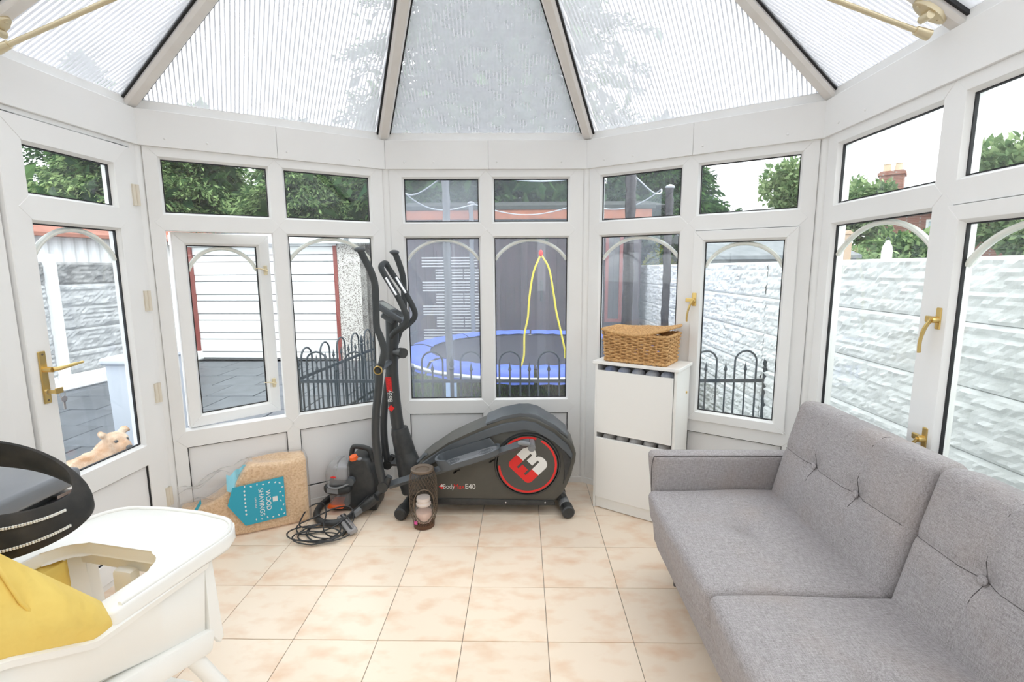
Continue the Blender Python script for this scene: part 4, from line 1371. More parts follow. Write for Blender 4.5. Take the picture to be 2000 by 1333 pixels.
G().prism(lq[::-1], 0.010, 0.0112, MF).build('label', BLUE, bale, world=False)
WMb = wmat(bale)
for body_, size, x, z in (('WOOD', 0.034, -0.206, 0.180), ('SHAVINGS', 0.034, -0.240, 0.176), ('LARGE BALE', 0.011, -0.268, 0.178)):
    text(body_, size, WHITEPRINT, bale, WMb @ MF @ Matrix.Translation((x, z, 0.0118)) @ Matrix.Rotation(-PI / 2, 4, 'Z'))
pr = G()
rnd = random.Random(3)
spots = [(-0.132 - 0.012 * (k % 2), 0.085 + 0.026 * k) for k in range(8)] + [(-0.165 - 0.03 * k, 0.275 + 0.006 * (k % 2)) for k in range(6)] + [(-0.16 - 0.028 * k, 0.082 - 0.004 * (k % 2)) for k in range(5)]
for x, z in spots:
    a = rnd.random() * PI
    pr.prism([(0.006 * math.cos(t) * 1.0, 0.0032 * math.sin(t)) for t in np.linspace(0, 2 * PI, 9)[:-1]], 0.0114, 0.0118, MF @ Matrix.Translation((x, z, 0)) @ Matrix.Rotation(a, 4, 'Z'))
for k in range(7):
    x, z = -0.318, 0.255 - 0.022 * k
    pr.prism([(0.0045 * math.cos(t), 0.006 * math.sin(t)) for t in np.linspace(0, 2 * PI, 9)[:-1]], 0.0114, 0.0118, MF @ Matrix.Translation((x, z, 0)))
pr.build('printed_motifs', WHITEPRINT, bale, world=False, kind='stuff')
G().prism([(-0.184, 0.166), (-0.160, 0.166), (-0.160, 0.194), (-0.184, 0.194)], 0.0114, 0.0118, MF).build('printed_badge', WHITEPRINT, bale, world=False)

# ------------------------------------------------------------------ portable carpet cleaner
cl = thing('carpet_cleaner', 'small black carpet spot cleaner with clear tank and orange knob', 'cleaner', (-1.05, 2.84, 0))
pb = lambda c, h, r_, M=None, res=(6, 6, 6): G().pillow(h, r_, res, None, Matrix.Translation(c) @ (M or Matrix.Identity(4)))
G().prism([(-1.150, 0.004), (-0.880, 0.004), (-0.870, 0.05), (-0.885, 0.21), (-0.915, 0.315), (-0.945, 0.335), (-1.03, 0.325), (-1.045, 0.285), (-1.035, 0.10), (-1.06, 0.045), (-1.15, 0.03)], -0.19, 0.0, xz(2.785), bev=0.016, seg=3).build('housing', BLACKP, cl, smooth=40)
tank = G().pillow((0.072, 0.085, 0.068), 0.03, (10, 8, 8), lambda v: Vector((v.x + 0.30 * max(0, v.z) * (1 if v.x < 0 else 0.1) + 0.012 * (v.y / 0.085) ** 2, v.y, v.z)), Matrix.Translation((-1.102, 2.835, 0.240))).build('clear_tank', CLEAR, cl, smooth='all')
WM[tank.name] = wmat(cl)
G().pillow((0.045, 0.06, 0.045), 0.02, (5, 5, 5), None, Matrix.Translation((-1.085, 2.845, 0.235))).build('inner_float', mat('smoky_grey', (0.36, 0.36, 0.38), 0.4), tank, smooth='all')
G().prism([(0.018 * math.cos(a), 0.006 * math.sin(a)) for a in np.linspace(0, 2 * PI, 17)[:-1]], 0, 0.0015, xz(2.747) @ Matrix.Translation((-1.110, 0.232, 0))).build('red_badge', RED, tank)
G().pillow((0.082, 0.092, 0.026), 0.022, (8, 8, 4), lambda v: Vector((v.x, v.y, v.z - 0.018 * (1 - (v.x / 0.082) ** 2) * (v.y < 0))), Matrix.Translation((-1.094, 2.835, 0.160))).build('tank_band', BLACKP, cl, smooth='all')
G().tube(smooth_path([(-1.160, 2.80, 0.182), (-1.140, 2.748, 0.172), (-1.09, 2.738, 0.168), (-1.035, 2.745, 0.186), (-1.00, 2.752, 0.204)], 5), 0.006, 8).build('grey_strip', MIDGREY, cl, smooth=60)
G().prism([(-1.150, 0.138), (-1.085, 0.130), (-1.085, 0.162), (-1.150, 0.168)], 0, 0.003, xz(2.744)).build('band_window', MIDGREY, cl)
G().tube([(-1.012, 2.775, 0.205), (-1.012, 2.742, 0.205)], 0.024, 16).build('latch_disc', GREYP, cl, smooth=40)
G().pillow((0.060, 0.07, 0.048), 0.02, (6, 6, 6), None, Matrix.Translation((-1.088, 2.83, 0.088))).build('lower_tank', CLEAR, cl, smooth='all')
G().box(-1.160, -1.065, 2.752, 2.88, 0.030, 0.052, Matrix.Identity(4), bev=0.006).build('orange_foot', ORANGE, cl, smooth=40)
G().tube(smooth_path([(-1.035, 2.85, 0.315), (-1.022, 2.85, 0.372), (-0.998, 2.85, 0.384), (-0.935, 2.85, 0.372), (-0.918, 2.85, 0.350), (-0.905, 2.85, 0.29)], 5), 0.0155, 10).build('carry_handle', BLACKP, cl, smooth=60)
G().tube([(-1.000, 2.80, 0.325), (-1.003, 2.795, 0.345)], [0.026, 0.022], 16).build('dial', ORANGE, cl, smooth=40)
G().ell((-0.965, 2.80, 0.325), (0.022, 0.018, 0.010), 12, 8).build('switch', MIDGREY, cl, smooth='all')
hose = G().tube(smooth_path([(-1.16, 2.93, 0.06), (-1.205, 2.88, 0.03), (-1.222, 2.80, 0.024), (-1.200, 2.693, 0.024), (-1.147, 2.622, 0.024), (-1.084, 2.603, 0.024), (-1.031, 2.623, 0.024), (-0.990, 2.684, 0.026), (-0.965, 2.752, 0.034), (-0.925, 2.77, 0.06), (-0.86, 2.775, 0.115), (-0.835, 2.80, 0.14)], 6), 0.0185, 12).build('hose', BLACKP, cl, smooth=60)
WM[hose.name] = wmat(cl)
G().tube([(-0.985, 2.688, 0.030), (-0.950, 2.744, 0.044)], [0.024, 0.026], 6).build('hose_collar', MIDGREY, hose)
G().tube([(-0.945, 2.745, 0.048), (-0.905, 2.74, 0.075), (-0.86, 2.745, 0.11)], [0.029, 0.031, 0.026], 12).build('hand_grip', BLACKP, hose, smooth=50)
cab_pts = []
rn = random.Random(5)
for i in range(130):
    a = i / 130 * 2 * PI * 5.3
    ra = 0.105 + 0.03 * math.sin(a * 0.37) + 0.012 * math.sin(a * 1.7)
    cab_pts.append((-1.10 + 1.15 * ra * math.cos(a) + 0.03 * math.sin(a * 0.23), 2.50 + 0.78 * ra * math.sin(a) + 0.028 * math.sin(a * 0.31), 0.006 + 0.012 * abs(math.sin(a * 0.9)) + i * 0.00008))
cab_pts += smooth_path([cab_pts[-1], (-1.22, 2.54, 0.035), (-1.25, 2.62, 0.05), (-1.235, 2.70, 0.075), (-1.17, 2.72, 0.085), (-1.12, 2.64, 0.065), (-1.09, 2.52, 0.035), (-1.02, 2.46, 0.024), (-0.965, 2.52, 0.022), (-0.958, 2.62, 0.04), (-1.0, 2.70, 0.068), (-1.08, 2.69, 0.072), (-1.18, 2.63, 0.045), (-1.26, 2.58, 0.02), (-1.20, 2.50, 0.014), (-1.06, 2.56, 0.020), (-0.97, 2.66, 0.07), (-0.92, 2.78, 0.10), (-0.89, 2.84, 0.12)], 7)[1:]
G().tube(cab_pts, 0.0042, 6).build('power_cable', BLACKP, cl, smooth=60)
Mn = Matrix.Translation((-0.985, 2.590, 0.026)) @ Matrix.Rotation(math.atan2(-0.165, 0.125), 4, 'Z') @ Matrix.Rotation(math.radians(14), 4, 'X')
noz = G().box(-0.105, 0.105, -0.026, 0.026, -0.016, 0.014, Mn, bev=0.006).build('nozzle', mat('smoke_clear_grey', (0.30, 0.29, 0.29), 0.2), cl, smooth=40)
WM[noz.name] = wmat(cl)
G().box(-0.098, 0.098, -0.006, 0.004, 0.013, 0.017, Mn, bev=0.001).build('nozzle_slot', BLACKP, noz)
G().box(-0.098, 0.098, 0.012, 0.020, 0.013, 0.016, Mn, bev=0.001).build('nozzle_edge', CHROME, noz)

# ------------------------------------------------------------------ wire lantern with a candle jar
LX, LY = -0.558, 2.625
lan = thing('wire_lantern', 'dark wire mesh lantern with arched opening on the floor tiles', 'lantern', (LX, LY, 0))
ML = Matrix.Translation((LX, LY, 0))
prof = [(0.056, 0.022), (0.064, 0.050), (0.074, 0.085), (0.0775, 0.13), (0.0775, 0.23), (0.076, 0.275), (0.070, 0.305), (0.060, 0.328)]


def lrad(z):
    for (r0, z0), (r1, z1) in zip(prof, prof[1:]):
        if z0 <= z <= z1:
            return r0 + (r1 - r0) * (z - z0) / (z1 - z0)
    return prof[-1][0]


OA = -1.32               # the opening faces the room's middle
HZ, HH, HW = 0.150, 0.098, 0.78


def in_hole(a, z):
    d = (a - OA + PI) % (2 * PI) - PI
    return (d / HW) ** 2 + ((z - HZ) / HH) ** 2 < 1


wires = G()
NW = 26
for sgn in (1, -1):
    for k in range(NW):
        run = []
        for i in range(35):
            z = 0.024 + (0.326 - 0.024) * i / 34
            a = 2 * PI * k / NW + sgn * i * 0.068
            if in_hole(a, z):
                if len(run) > 1: wires.tube(run, 0.0012, 3, caps=False, M=ML)
                run = []
            else:
                r_ = lrad(z)
                run.append((r_ * math.cos(a), r_ * math.sin(a), z))
        if len(run) > 1: wires.tube(run, 0.0012, 3, caps=False, M=ML)
wires.build('wire_mesh', BRONZE, lan, smooth='all', kind='stuff')
G().tube([(lrad(HZ + HH * math.sin(t)) * math.cos(OA + HW * math.cos(t)), lrad(HZ + HH * math.sin(t)) * math.sin(OA + HW * math.cos(t)), HZ + HH * math.sin(t)) for t in np.linspace(0, 2 * PI, 48)[:-1]], 0.003, 6, closed=True, M=ML).build('opening_hoop', BRONZE, lan, smooth=60)
G().lathe([(0.050, 0.0), (0.058, 0.003), (0.059, 0.022), (0.052, 0.026), (0.0001, 0.026)], 32, ML).build('base', mat('dark_brown_metal', (0.12, 0.055, 0.03), 0.45, 0.2), lan, smooth=40)
G().lathe([(0.060, 0.326), (0.064, 0.330), (0.064, 0.340), (0.058, 0.344), (0.040, 0.338), (0.038, 0.332), (0.0001, 0.328)], 32, ML).build('top_ring', BRONZE, lan, smooth=40)
G().prism([(-0.011, -0.011), (0.011, -0.009), (0.012, 0.012), (-0.010, 0.010)], 0, 0.001, Matrix.Translation((LX - 0.035, LY - 0.053, 0.045)) @ Matrix.Rotation(-0.5, 4, 'Z') @ XZ).build('pink_tag', mat('pink_tag', (0.75, 0.08, 0.35), 0.5), lan)
jar = thing('candle_jar', 'lidded glass candle jar with pink wax inside the wire lantern', 'candle', (LX, LY, 0.0265))
MJ = Matrix.Translation((LX, LY, 0.0265))
G().lathe([(0.0001, 0.0), (0.040, 0.0), (0.045, 0.006), (0.047, 0.05), (0.046, 0.085), (0.038, 0.098), (0.037, 0.104)], 28, MJ).build('glass', JAR, jar, smooth=60)
G().lathe([(0.0001, 0.004), (0.041, 0.004), (0.0435, 0.010), (0.0435, 0.062), (0.0001, 0.064)], 28, MJ).build('wax', WAX, jar, smooth=40)
G().lathe([(0.0395, 0.100), (0.042, 0.103), (0.042, 0.112), (0.036, 0.116), (0.036, 0.126), (0.0395, 0.131), (0.037, 0.146), (0.0001, 0.150)], 28, MJ).build('lid', mat('frosted_lid', (0.80, 0.70, 0.64), 0.3), jar, smooth=40)

# ------------------------------------------------------------------ black fridge by the door
fr = thing('black_appliance', 'low black appliance with grey top standing against the door frame', 'appliance', (-1.61, 1.16, 0))
FT = mat('grey_black_top', (0.20, 0.21, 0.23), 0.35, c2=(0.16, 0.17, 0.18), nscale=3)
G().box(-1.860, -1.400, 0.86, 1.425, 0.03, 0.785, bev=0.008).build('cabinet_body', BLACKP, fr, smooth=40)
G().box(-1.868, -1.362, 0.84, 1.437, 0.790, 0.842, bev=0.012, seg=3).build('top', FT, fr, smooth=40)
dr_ = G().box(-1.402, -1.362, 0.862, 1.423, 0.06, 0.768, bev=0.012, seg=3).build('door', mat('satin_black_door', (0.055, 0.055, 0.058), 0.35), fr, smooth=40)
WM[dr_.name] = wmat(fr)
G().box(-1.41, -1.375, 1.36, 1.41, 0.770, 0.780).build('hinge', CHROME, fr)
sr = [(0.03 * math.cos(t) + (0.055 if math.cos(t) > 0 else -0.055), 0.03 * math.sin(t) + (0.075 if math.sin(t) > 0 else -0.075)) for t in np.linspace(0.01, 2 * PI + 0.01, 33)[:-1]]
Ms = Matrix.Translation((-1.3618, 1.18, 0.60)) @ Matrix.Rotation(PI / 2, 4, 'Z') @ XZ
G().tube([(x, y, 0.001) for x, y in sr], 0.0045, 6, closed=True, M=Ms, flat=0.3).build('sticker_border', WHITEPRINT, dr_, smooth=60)
for x in (-1.83, -1.43):
    for y in (0.89, 1.39):
        G().tube([(x, y, 0), (x, y, 0.035)], 0.016, 10).build('foot', BLACKP, fr, smooth=40)

# ------------------------------------------------------------------ high chair
HF = Vector((0.2, 0.98, 0)).normalized()
HA = math.atan2(HF.y, HF.x) - PI / 2
hc = thing('high_chair', 'white plastic high chair with yellow cushion and wide white tray', 'high chair', (-0.994, 1.027, 0), HA)
ZT = 0.775


def tray_poly(inset=0.0):
    o = []
    hw, yf, yb_, r = 0.222 - inset, 0.268 - inset, -0.120 + inset, 0.10 - inset
    o += [(hw * 0.97 - 0.022, yb_)]
    for a in np.linspace(-PI / 2, 0, 5): o.append((hw - 0.022 + 0.018 * math.cos(a), yb_ + 0.018 + 0.018 * math.sin(a)))
    for a in np.linspace(0, PI / 2, 10): o.append((hw - r + r * math.cos(a), yf - 0.01 - r + r * math.sin(a)))
    o += [(0.06, yf), (-0.06, yf)]
    for a in np.linspace(PI / 2, PI, 10): o.append((-hw + r + r * math.cos(a), yf - 0.01 - r + r * math.sin(a)))
    for a in np.linspace(PI, 1.5 * PI, 5): o.append((-hw + 0.022 + 0.018 * math.cos(a), yb_ + 0.018 + 0.018 * math.sin(a)))
    iw, iy, ir = 0.158 + inset, 0.078 + inset, 0.065 + inset
    o += [(-iw, yb_)]
    for a in np.linspace(PI, PI / 2, 8): o.append((-iw + ir + ir * math.cos(a), iy - ir + ir * math.sin(a)))
    for a in np.linspace(PI / 2, 0, 8): o.append((iw - ir + ir * math.cos(a), iy - ir + ir * math.sin(a)))
    o += [(iw, yb_)]
    return o


tr_ = G().prism(tray_poly(), ZT - 0.034, ZT, None, bev=0.007, seg=3).build('tray', WHITEPL, hc, world=False, smooth=50)
WM[tr_.name] = wmat(hc)
rp = tray_poly(0.009)
G().tube([(x, y, ZT + 0.002) for x, y in rp[5:32]], 0.0055, 6).build('tray_lip', WHITEPL, tr_, world=False, smooth=60)
G().box(0.150, 0.185, -0.098, -0.070, ZT - 0.075, ZT - 0.03, bev=0.004).build('tray_clip', WHITEPL, tr_, world=False)


# seat shell: a curved tub, open at the top, built as a swept wall
def shell_ring(t):
    """Outline of the tub seen from above, t from 0 (right front) round the back to 1 (left front)."""
    hw, yb2 = 0.188, -0.40
    r = 0.12
    path = [(hw, 0.115), (hw, -0.02), (hw, yb2 + r)]
    path += [(hw - r + r * math.cos(a), yb2 + r + r * math.sin(a)) for a in np.linspace(0, -PI / 2, 7)]
    path += [(-hw + r + r * math.cos(a), yb2 + r + r * math.sin(a)) for a in np.linspace(-PI / 2, -PI, 7)]
    path += [(-hw, -0.02), (-hw, 0.115)]
    ln = [0]
    for a, b in zip(path, path[1:]): ln.append(ln[-1] + math.hypot(b[0] - a[0], b[1] - a[1]))
    s = t * ln[-1]
    for k in range(len(path) - 1):
        if s <= ln[k + 1] + 1e-9:
            f = (s - ln[k]) / (ln[k + 1] - ln[k])
            return path[k][0] + f * (path[k + 1][0] - path[k][0]), path[k][1] + f * (path[k + 1][1] - path[k][1])
    return path[-1]


def shell_top(x, y):
    return ZT - 0.040 + 0.55 * max(0, -0.15 - y)


def shell_bot(x, y):
    return 0.53 + 0.42 * max(0, (0.115 - y)) * 0.9 - 0.30 * max(0, -0.13 - y)


sh = G()
NT = 60
for side_ in (0, 1):
    pass
vs, fs = [], []
for i in range(NT + 1):
    x, y = shell_ring(i / NT)
    zt, zb = shell_top(x, y), shell_bot(x, y)
    n_ = Vector((x, y + 0.14, 0)).normalized() if abs(x) < 0.187 else Vector((math.copysign(1, x), 0, 0))
    for f, off in ((0, 0.0), (0.1, 0.014), (0.93, 0.016), (1.0, 0.006), (1.0, -0.012), (0.95, -0.014), (0.1, -0.014), (0, -0.012)):
        tp = 1 - 0.10 * (1 - f)
        vs.append((x * tp + n_.x * off, y + n_.y * off, zb + (zt - zb) * f))
for i in range(NT):
    for k in range(8):
        a, b = i * 8 + k, i * 8 + (k + 1) % 8
        fs.append((a, a + 8, b + 8, b))
fs.append(tuple(range(8))); fs.append(tuple(NT * 8 + k for k in range(7, -1, -1)))
sh.add(vs, fs)
shl = sh.build('seat_shell', WHITEPL, hc, world=False, smooth=45)
WM[shl.name] = wmat(hc)
# armrest flange
fl = G()
vs, fs = [], []
for i in range(NT + 1):
    x, y = shell_ring(i / NT)
    zt = shell_top(x, y)
    n_ = Vector((x, y + 0.14, 0)).normalized() if abs(x) < 0.187 else Vector((math.copysign(1, x), 0, 0))
    for off, dz in ((-0.022, -0.004), (0.026, -0.010), (0.030, 0.004), (0.024, 0.012), (-0.016, 0.014)):
        vs.append((x + n_.x * off, y + n_.y * off, zt + dz))
for i in range(NT):
    for k in range(5):
        a, b = i * 5 + k, i * 5 + (k + 1) % 5
        fs.append((a, a + 5, b + 5, b))
fs.append(tuple(range(5))); fs.append(tuple(NT * 5 + k for k in range(4, -1, -1)))
fl.add(vs, fs)
fl.build('arm_flange', WHITEPL, shl, world=False, smooth=50)
# front apron under the tray with crotch post, seat floor
G().box(-0.186, 0.186, 0.108, 0.126, 0.690, ZT - 0.034, bev=0.004).build('front_apron', WHITEPL, shl, world=False)
G().box(-0.030, 0.030, 0.070, 0.100, 0.50, ZT - 0.06, bev=0.012, seg=2).build('crotch_post', WHITEPL, shl, world=False, smooth=40)
G().pillow((0.165, 0.15, 0.012), 0.008, (6, 8, 2), lambda v: Vector((v.x, v.y, v.z - 0.06 * (v.y + 0.24))), Matrix.Translation((0, -0.24, 0.600))).build('seat_floor', WHITEPL, shl, world=False, smooth='all')


def panel_rect(x):
    return Matrix.Translation((x, 0, 0)) @ Matrix.Rotation(PI / 2, 4, 'Z') @ XZ


G().prism([(0.122, 0.74), (0.146, 0.735), (0.160, 0.505), (0.148, 0.495), (0.120, 0.540)], -0.01, 0.01, panel_rect(0.186), bev=0.004).build('front_corner', WHITEPL, shl, world=False, smooth=40)
G().prism([(0.122, 0.74), (0.146, 0.735), (0.160, 0.505), (0.148, 0.495), (0.120, 0.540)], -0.01, 0.01, panel_rect(-0.186), bev=0.004).build('front_corner', WHITEPL, shl, world=False, smooth=40)
# frame rails, legs, footrest
for sx in (1, -1):
    x = sx * 0.178
    rl = G().box(-0.022, 0.022, 0.0, 0.34, -0.03, 0.03, Matrix.Translation((x, 0.128, 0.520)) @ Matrix.Rotation(PI, 4, 'Z') @ Matrix.Rotation(math.radians(14), 4, 'X'), bev=0.010, seg=2)
    rl.build('side_rail', WHITEPL, hc, world=False, smooth=40)
    G().tube([(sx * 0.168, 0.085, 0.505), (sx * 0.32, 0.27, 0.0)], [0.019, 0.0155], 14).build('leg', WHITEPL, hc, world=False, smooth=45)
    G().tube([(sx * 0.168, -0.17, 0.54), (sx * 0.32, -0.44, 0.0)], [0.019, 0.0155], 14).build('leg', WHITEPL, hc, world=False, smooth=45)
G().box(-0.17, 0.17, 0.06, 0.155, 0.345, 0.36, bev=0.006).build('footrest', WHITEPL, hc, world=False, smooth=40)
for sx in (1, -1):
    G().tube(smooth_path([(sx * 0.16, 0.11, 0.352), (sx * 0.19, 0.12, 0.352), (sx * 0.212, 0.14, 0.368)], 4), 0.012, 10).build('footrest_bracket', WHITEPL, hc, world=False, smooth=45)


# yellow fabric: back and side wings rising from the shell's edge
def ridge(y):
    return min(1.03, 0.780 + 1.32 * max(0, -0.112 - y)) if y < -0.108 else 0.742


cv, cf = [], []
t0, t1 = 0.045, 0.955
NC = 80
for i in range(NC + 1):
    t = t0 + (t1 - t0) * i / NC
    x, y = shell_ring(t)
    n_ = Vector((x, y + 0.14, 0)).normalized() if abs(x) < 0.187 else Vector((math.copysign(1, x), 0, 0))
    za, zr = (shell_top(x, y) + 0.012, ridge(y)) if y < -0.108 else (0.722, 0.734)
    wr = 0.007 * math.sin(t * 60) + 0.004 * math.sin(t * 131)
    k = min(1, (zr - za) / 0.12)
    for off, z in ((0.016, za - 0.002), (0.022, za + 0.006), (0.022 + 0.020 * k + wr, za + (zr - za) * 0.35), (0.012 + 0.018 * k + wr, za + (zr - za) * 0.75), (0.002, zr), (-0.020, zr + 0.004), (-0.036 - 0.008 * k, zr - 0.012), (-0.042 - 0.012 * k + wr, za + (zr - za) * 0.4), (-0.040 + wr, za - 0.05), (-0.030, 0.630)):
        if y > -0.108: off = min(off, -0.017)
        cv.append((x + n_.x * off, y + n_.y * off, z))
m_ = 10
for i in range(NC):
    for k in range(m_ - 1):
        a, b = i * m_ + k, i * m_ + k + 1
        cf.append((a, a + m_, b + m_, b))
cush = G().add(cv, cf).build('cushion', YELLOW, hc, world=False, smooth='all')
md = cush.modifiers.new('thickness', 'SOLIDIFY'); md.thickness = 0.008; md.offset = -1
WM[cush.name] = wmat(hc)
G().pillow((0.150, 0.145, 0.022), 0.02, (10, 12, 3), lambda v: Vector((v.x, v.y, v.z - 0.06 * (v.y + 0.2) + 0.012 * math.sin(v.x * 20) * math.sin(v.y * 14))), Matrix.Translation((0, -0.23, 0.632))).build('seat_pad', YELLOW, hc, world=False, smooth='all')
for sx in (1, -1):
    pts = []
    for i in range(30):
        t = (0.17 + 0.17 * i / 29) if sx > 0 else (0.83 - 0.17 * i / 29)
        x, y = shell_ring(t)
        pts.append((x - sx * 0.012, y, ridge(y) + 0.004))
    x, y = shell_ring(0.30 if sx > 0 else 0.70)
    G().tube([(x + sx * 0.024, y + 0.05, shell_top(x, y) + 0.03), (x + sx * 0.042, y + 0.015, shell_top(x, y) + 0.10), (x + sx * 0.034, y - 0.01, shell_top(x, y) + 0.20)], 0.003, 6).build('seam', YELLOW, cush, world=False, smooth=60)
    G().tube(pts, 0.007, 8).build('piped_edge', YELLOW, cush, world=False, smooth=60)
    G().tube([(sx * 0.178, -0.06, ZT - 0.030), (sx * 0.176, -0.10, ZT - 0.012), (sx * 0.174, -0.13, ZT + 0.004)], 0.014, 8, flat=0.5).build('grey_binding', mat('grey_binding_%d' % (sx + 1), (0.36, 0.36, 0.40), 0.8), cush, world=False, smooth=60)

# ------------------------------------------------------------------ pram hood at the left edge
pram = thing('pram', 'black pram hood band with two silver zips reaching in at the left edge', 'pram', (-1.35, 0.62, 0))


def band_pt(s):
    """Centre line of the curved hood band: far side first, round the nose, back along the near side."""
    P = smooth_path([(-1.46, 0.96, 1.015), (-1.30, 1.03, 1.040), (-1.165, 1.085, 1.010), (-1.060, 1.095, 0.955), (-1.012, 1.060, 0.915), (-1.020, 1.000, 0.897), (-1.085, 0.945, 0.888), (-1.20, 0.900, 0.895), (-1.40, 0.85, 0.93)], 10)
    return P


BP = band_pt(0)
nb = len(BP)
hv, hf = [], []
for i, c in enumerate(BP):
    f = i / (nb - 1)
    hgt = 0.030 + 0.004 * min(1, abs(f - 0.52) / 0.3) + 0.010 * (f > 0.55) * min(1, (f - 0.55) / 0.2)
    tdir = (BP[min(i + 1, nb - 1)] - BP[max(i - 1, 0)]).normalized()
    out = Vector((0, 0, 1)).cross(tdir).normalized()
    tilt = out * 0.012
    for z, o in ((-hgt, -0.004), (-hgt * 0.5, -0.009), (0, -0.011), (hgt * 0.5, -0.009), (hgt, -0.004), (hgt + 0.003, 0.0), (hgt, 0.006), (hgt * 0.5, 0.011), (0, 0.013), (-hgt * 0.5, 0.011), (-hgt, 0.006), (-hgt - 0.003, 0)):
        hv.append(c + Vector((0, 0, z)) - out * o * 1.0 - tilt * (z / hgt))
for i in range(nb - 1):
    for k in range(12):
        a, b = i * 12 + k, i * 12 + (k + 1) % 12
        hf.append((a, b, b + 12, a + 12))
hf.append(tuple(range(11, -1, -1))); hf.append(tuple((nb - 1) * 12 + k for k in range(12)))
hood = G().add(hv, hf).build('hood_band', mat('black_pram_fabric', (0.018, 0.018, 0.017), 0.8, c2=(0.045, 0.04, 0.036), nscale=20), pram, smooth=50)
WM[hood.name] = wmat(pram)
for kz in (1, 3):
    zp = G()
    i0 = int(nb * 0.60)
    zp.tube([hv[i * 12 + kz] + (hv[i * 12 + 2] - hv[i * 12 + 8]).normalized() * 0.0015 for i in range(i0, nb)], 0.0025, 5)
    zp.build('zip_tape', BLACKP, hood)
    row = [hv[i * 12 + kz] + (hv[i * 12 + 2] - hv[i * 12 + 8]).normalized() * 0.003 for i in range(i0, nb)]
    tg = G()
    for a, b in zip(row, row[1:]):
        for q in (0.0, 0.5):
            p = a.lerp(b, q)
            tg.box(p.x - 0.0017, p.x + 0.0017, p.y - 0.0017, p.y + 0.0017, p.z - 0.0026, p.z + 0.0026)
    tg.build('zip_teeth', WHITEPRINT, hood, kind='stuff')
for a, b in (((-1.46, 0.96, 1.0), (-1.50, 0.66, 0.62)), ((-1.40, 0.85, 0.92), (-1.50, 0.65, 0.62)), ((-1.50, 0.655, 0.63), (-1.42, 0.30, 0.10)), ((-1.50, 0.655, 0.63), (-1.46, 0.66, 0.10))):
    G().tube([a, b], 0.012, 8).build('frame_tube', BLACKP, pram, smooth=45)
for c in ((-1.42, 0.30, 0.09), (-1.46, 0.66, 0.09)):
    G().lathe([(0.03, -0.015), (0.088, -0.018), (0.09, 0), (0.088, 0.018), (0.03, 0.015)], 24, Matrix.Translation(c) @ Matrix.Rotation(PI / 2, 4, 'Y')).build('wheel', BLACKP, pram, smooth=40)
# ------------------------------------------------------------------ outside: ground
GZ = -0.15
rnd = random.Random(11)
gr = struct('ground', 'wet grey paving and lawn round the conservatory')
G().box(-60, 60, -30, 90, GZ - 0.6, GZ - 0.05).build('soil', EARTH, gr)


def inside_room(x, y, m=0.12):
    return all(((b[0] - a[0]) * (y - a[1]) - (b[1] - a[1]) * (x - a[0])) <= m for a, b in zip(POLY_ROOM, POLY_ROOM[1:]))


slab_me = G().box(-0.297, 0.297, -0.297, 0.297, -0.05, 0.0, bev=0.006).mesh('paving_slab', SLAB)
for i in range(-1, 9):
    for j in range(0, 16):
        x = -6.15 + 0.605 * i + (0.3 if j % 2 else 0)
        y = 0.35 + 0.605 * j
        if inside_room(x, y, 0.35) or x > -1.45 or y > 8.75 or (y > 4.3 and x > -1.75): continue
        o = link('paving_slab', slab_me, gr, False)
        o.location = (x, y, GZ + rnd.uniform(-0.003, 0.002))
slab2 = G().box(-0.297, 0.297, -0.297, 0.297, -0.05, 0.0, bev=0.006).mesh('paving_slab', CONC_G)
for i in range(6):
    for j in range(9):
        x, y = -1.75 + 0.605 * i + 0.6, 0.35 + 0.605 * j
        if inside_room(x, y, 0.30) or y > 4.3 or x > 1.75: continue
        o = link('paving_slab', slab2, gr, False); o.location = (x, y, GZ)
for j in range(9):
    o = link('paving_slab', slab2, gr, False); o.location = (1.78, 0.2 + 0.605 * j, GZ - 0.004)
G().box(-1.70, 2.0, 4.32, 11.5, GZ - 0.06, GZ - 0.01).build('lawn', LAWN, gr)
nr = np.random.default_rng(4)
nb_ = 9000
gx = nr.uniform(-1.68, 1.98, nb_); gy = 4.3 + 3.5 * nr.random(nb_) ** 2
gh = nr.uniform(0.03, 0.10, nb_); ga = nr.uniform(0, 2 * PI, nb_)
gv = np.zeros((nb_, 3, 3))
for k, (s_, h_) in enumerate(((-1, 0), (1, 0), (0, 1))):
    gv[:, k, 0] = gx + s_ * 0.004 * np.cos(ga) + h_ * nr.normal(0, 0.02, nb_)
    gv[:, k, 1] = gy + s_ * 0.004 * np.sin(ga) + h_ * nr.normal(0, 0.02, nb_)
    gv[:, k, 2] = GZ - 0.012 + h_ * gh
me = bpy.data.meshes.new('grass'); me.from_pydata(gv.reshape(-1, 3).tolist(), [], np.arange(nb_ * 3).reshape(-1, 3).tolist()); me.materials.append(GRASS)
tag(link('grass', me), 'short green lawn grass under the trampoline', 'grass', None, 'stuff')


# rock-faced concrete panels


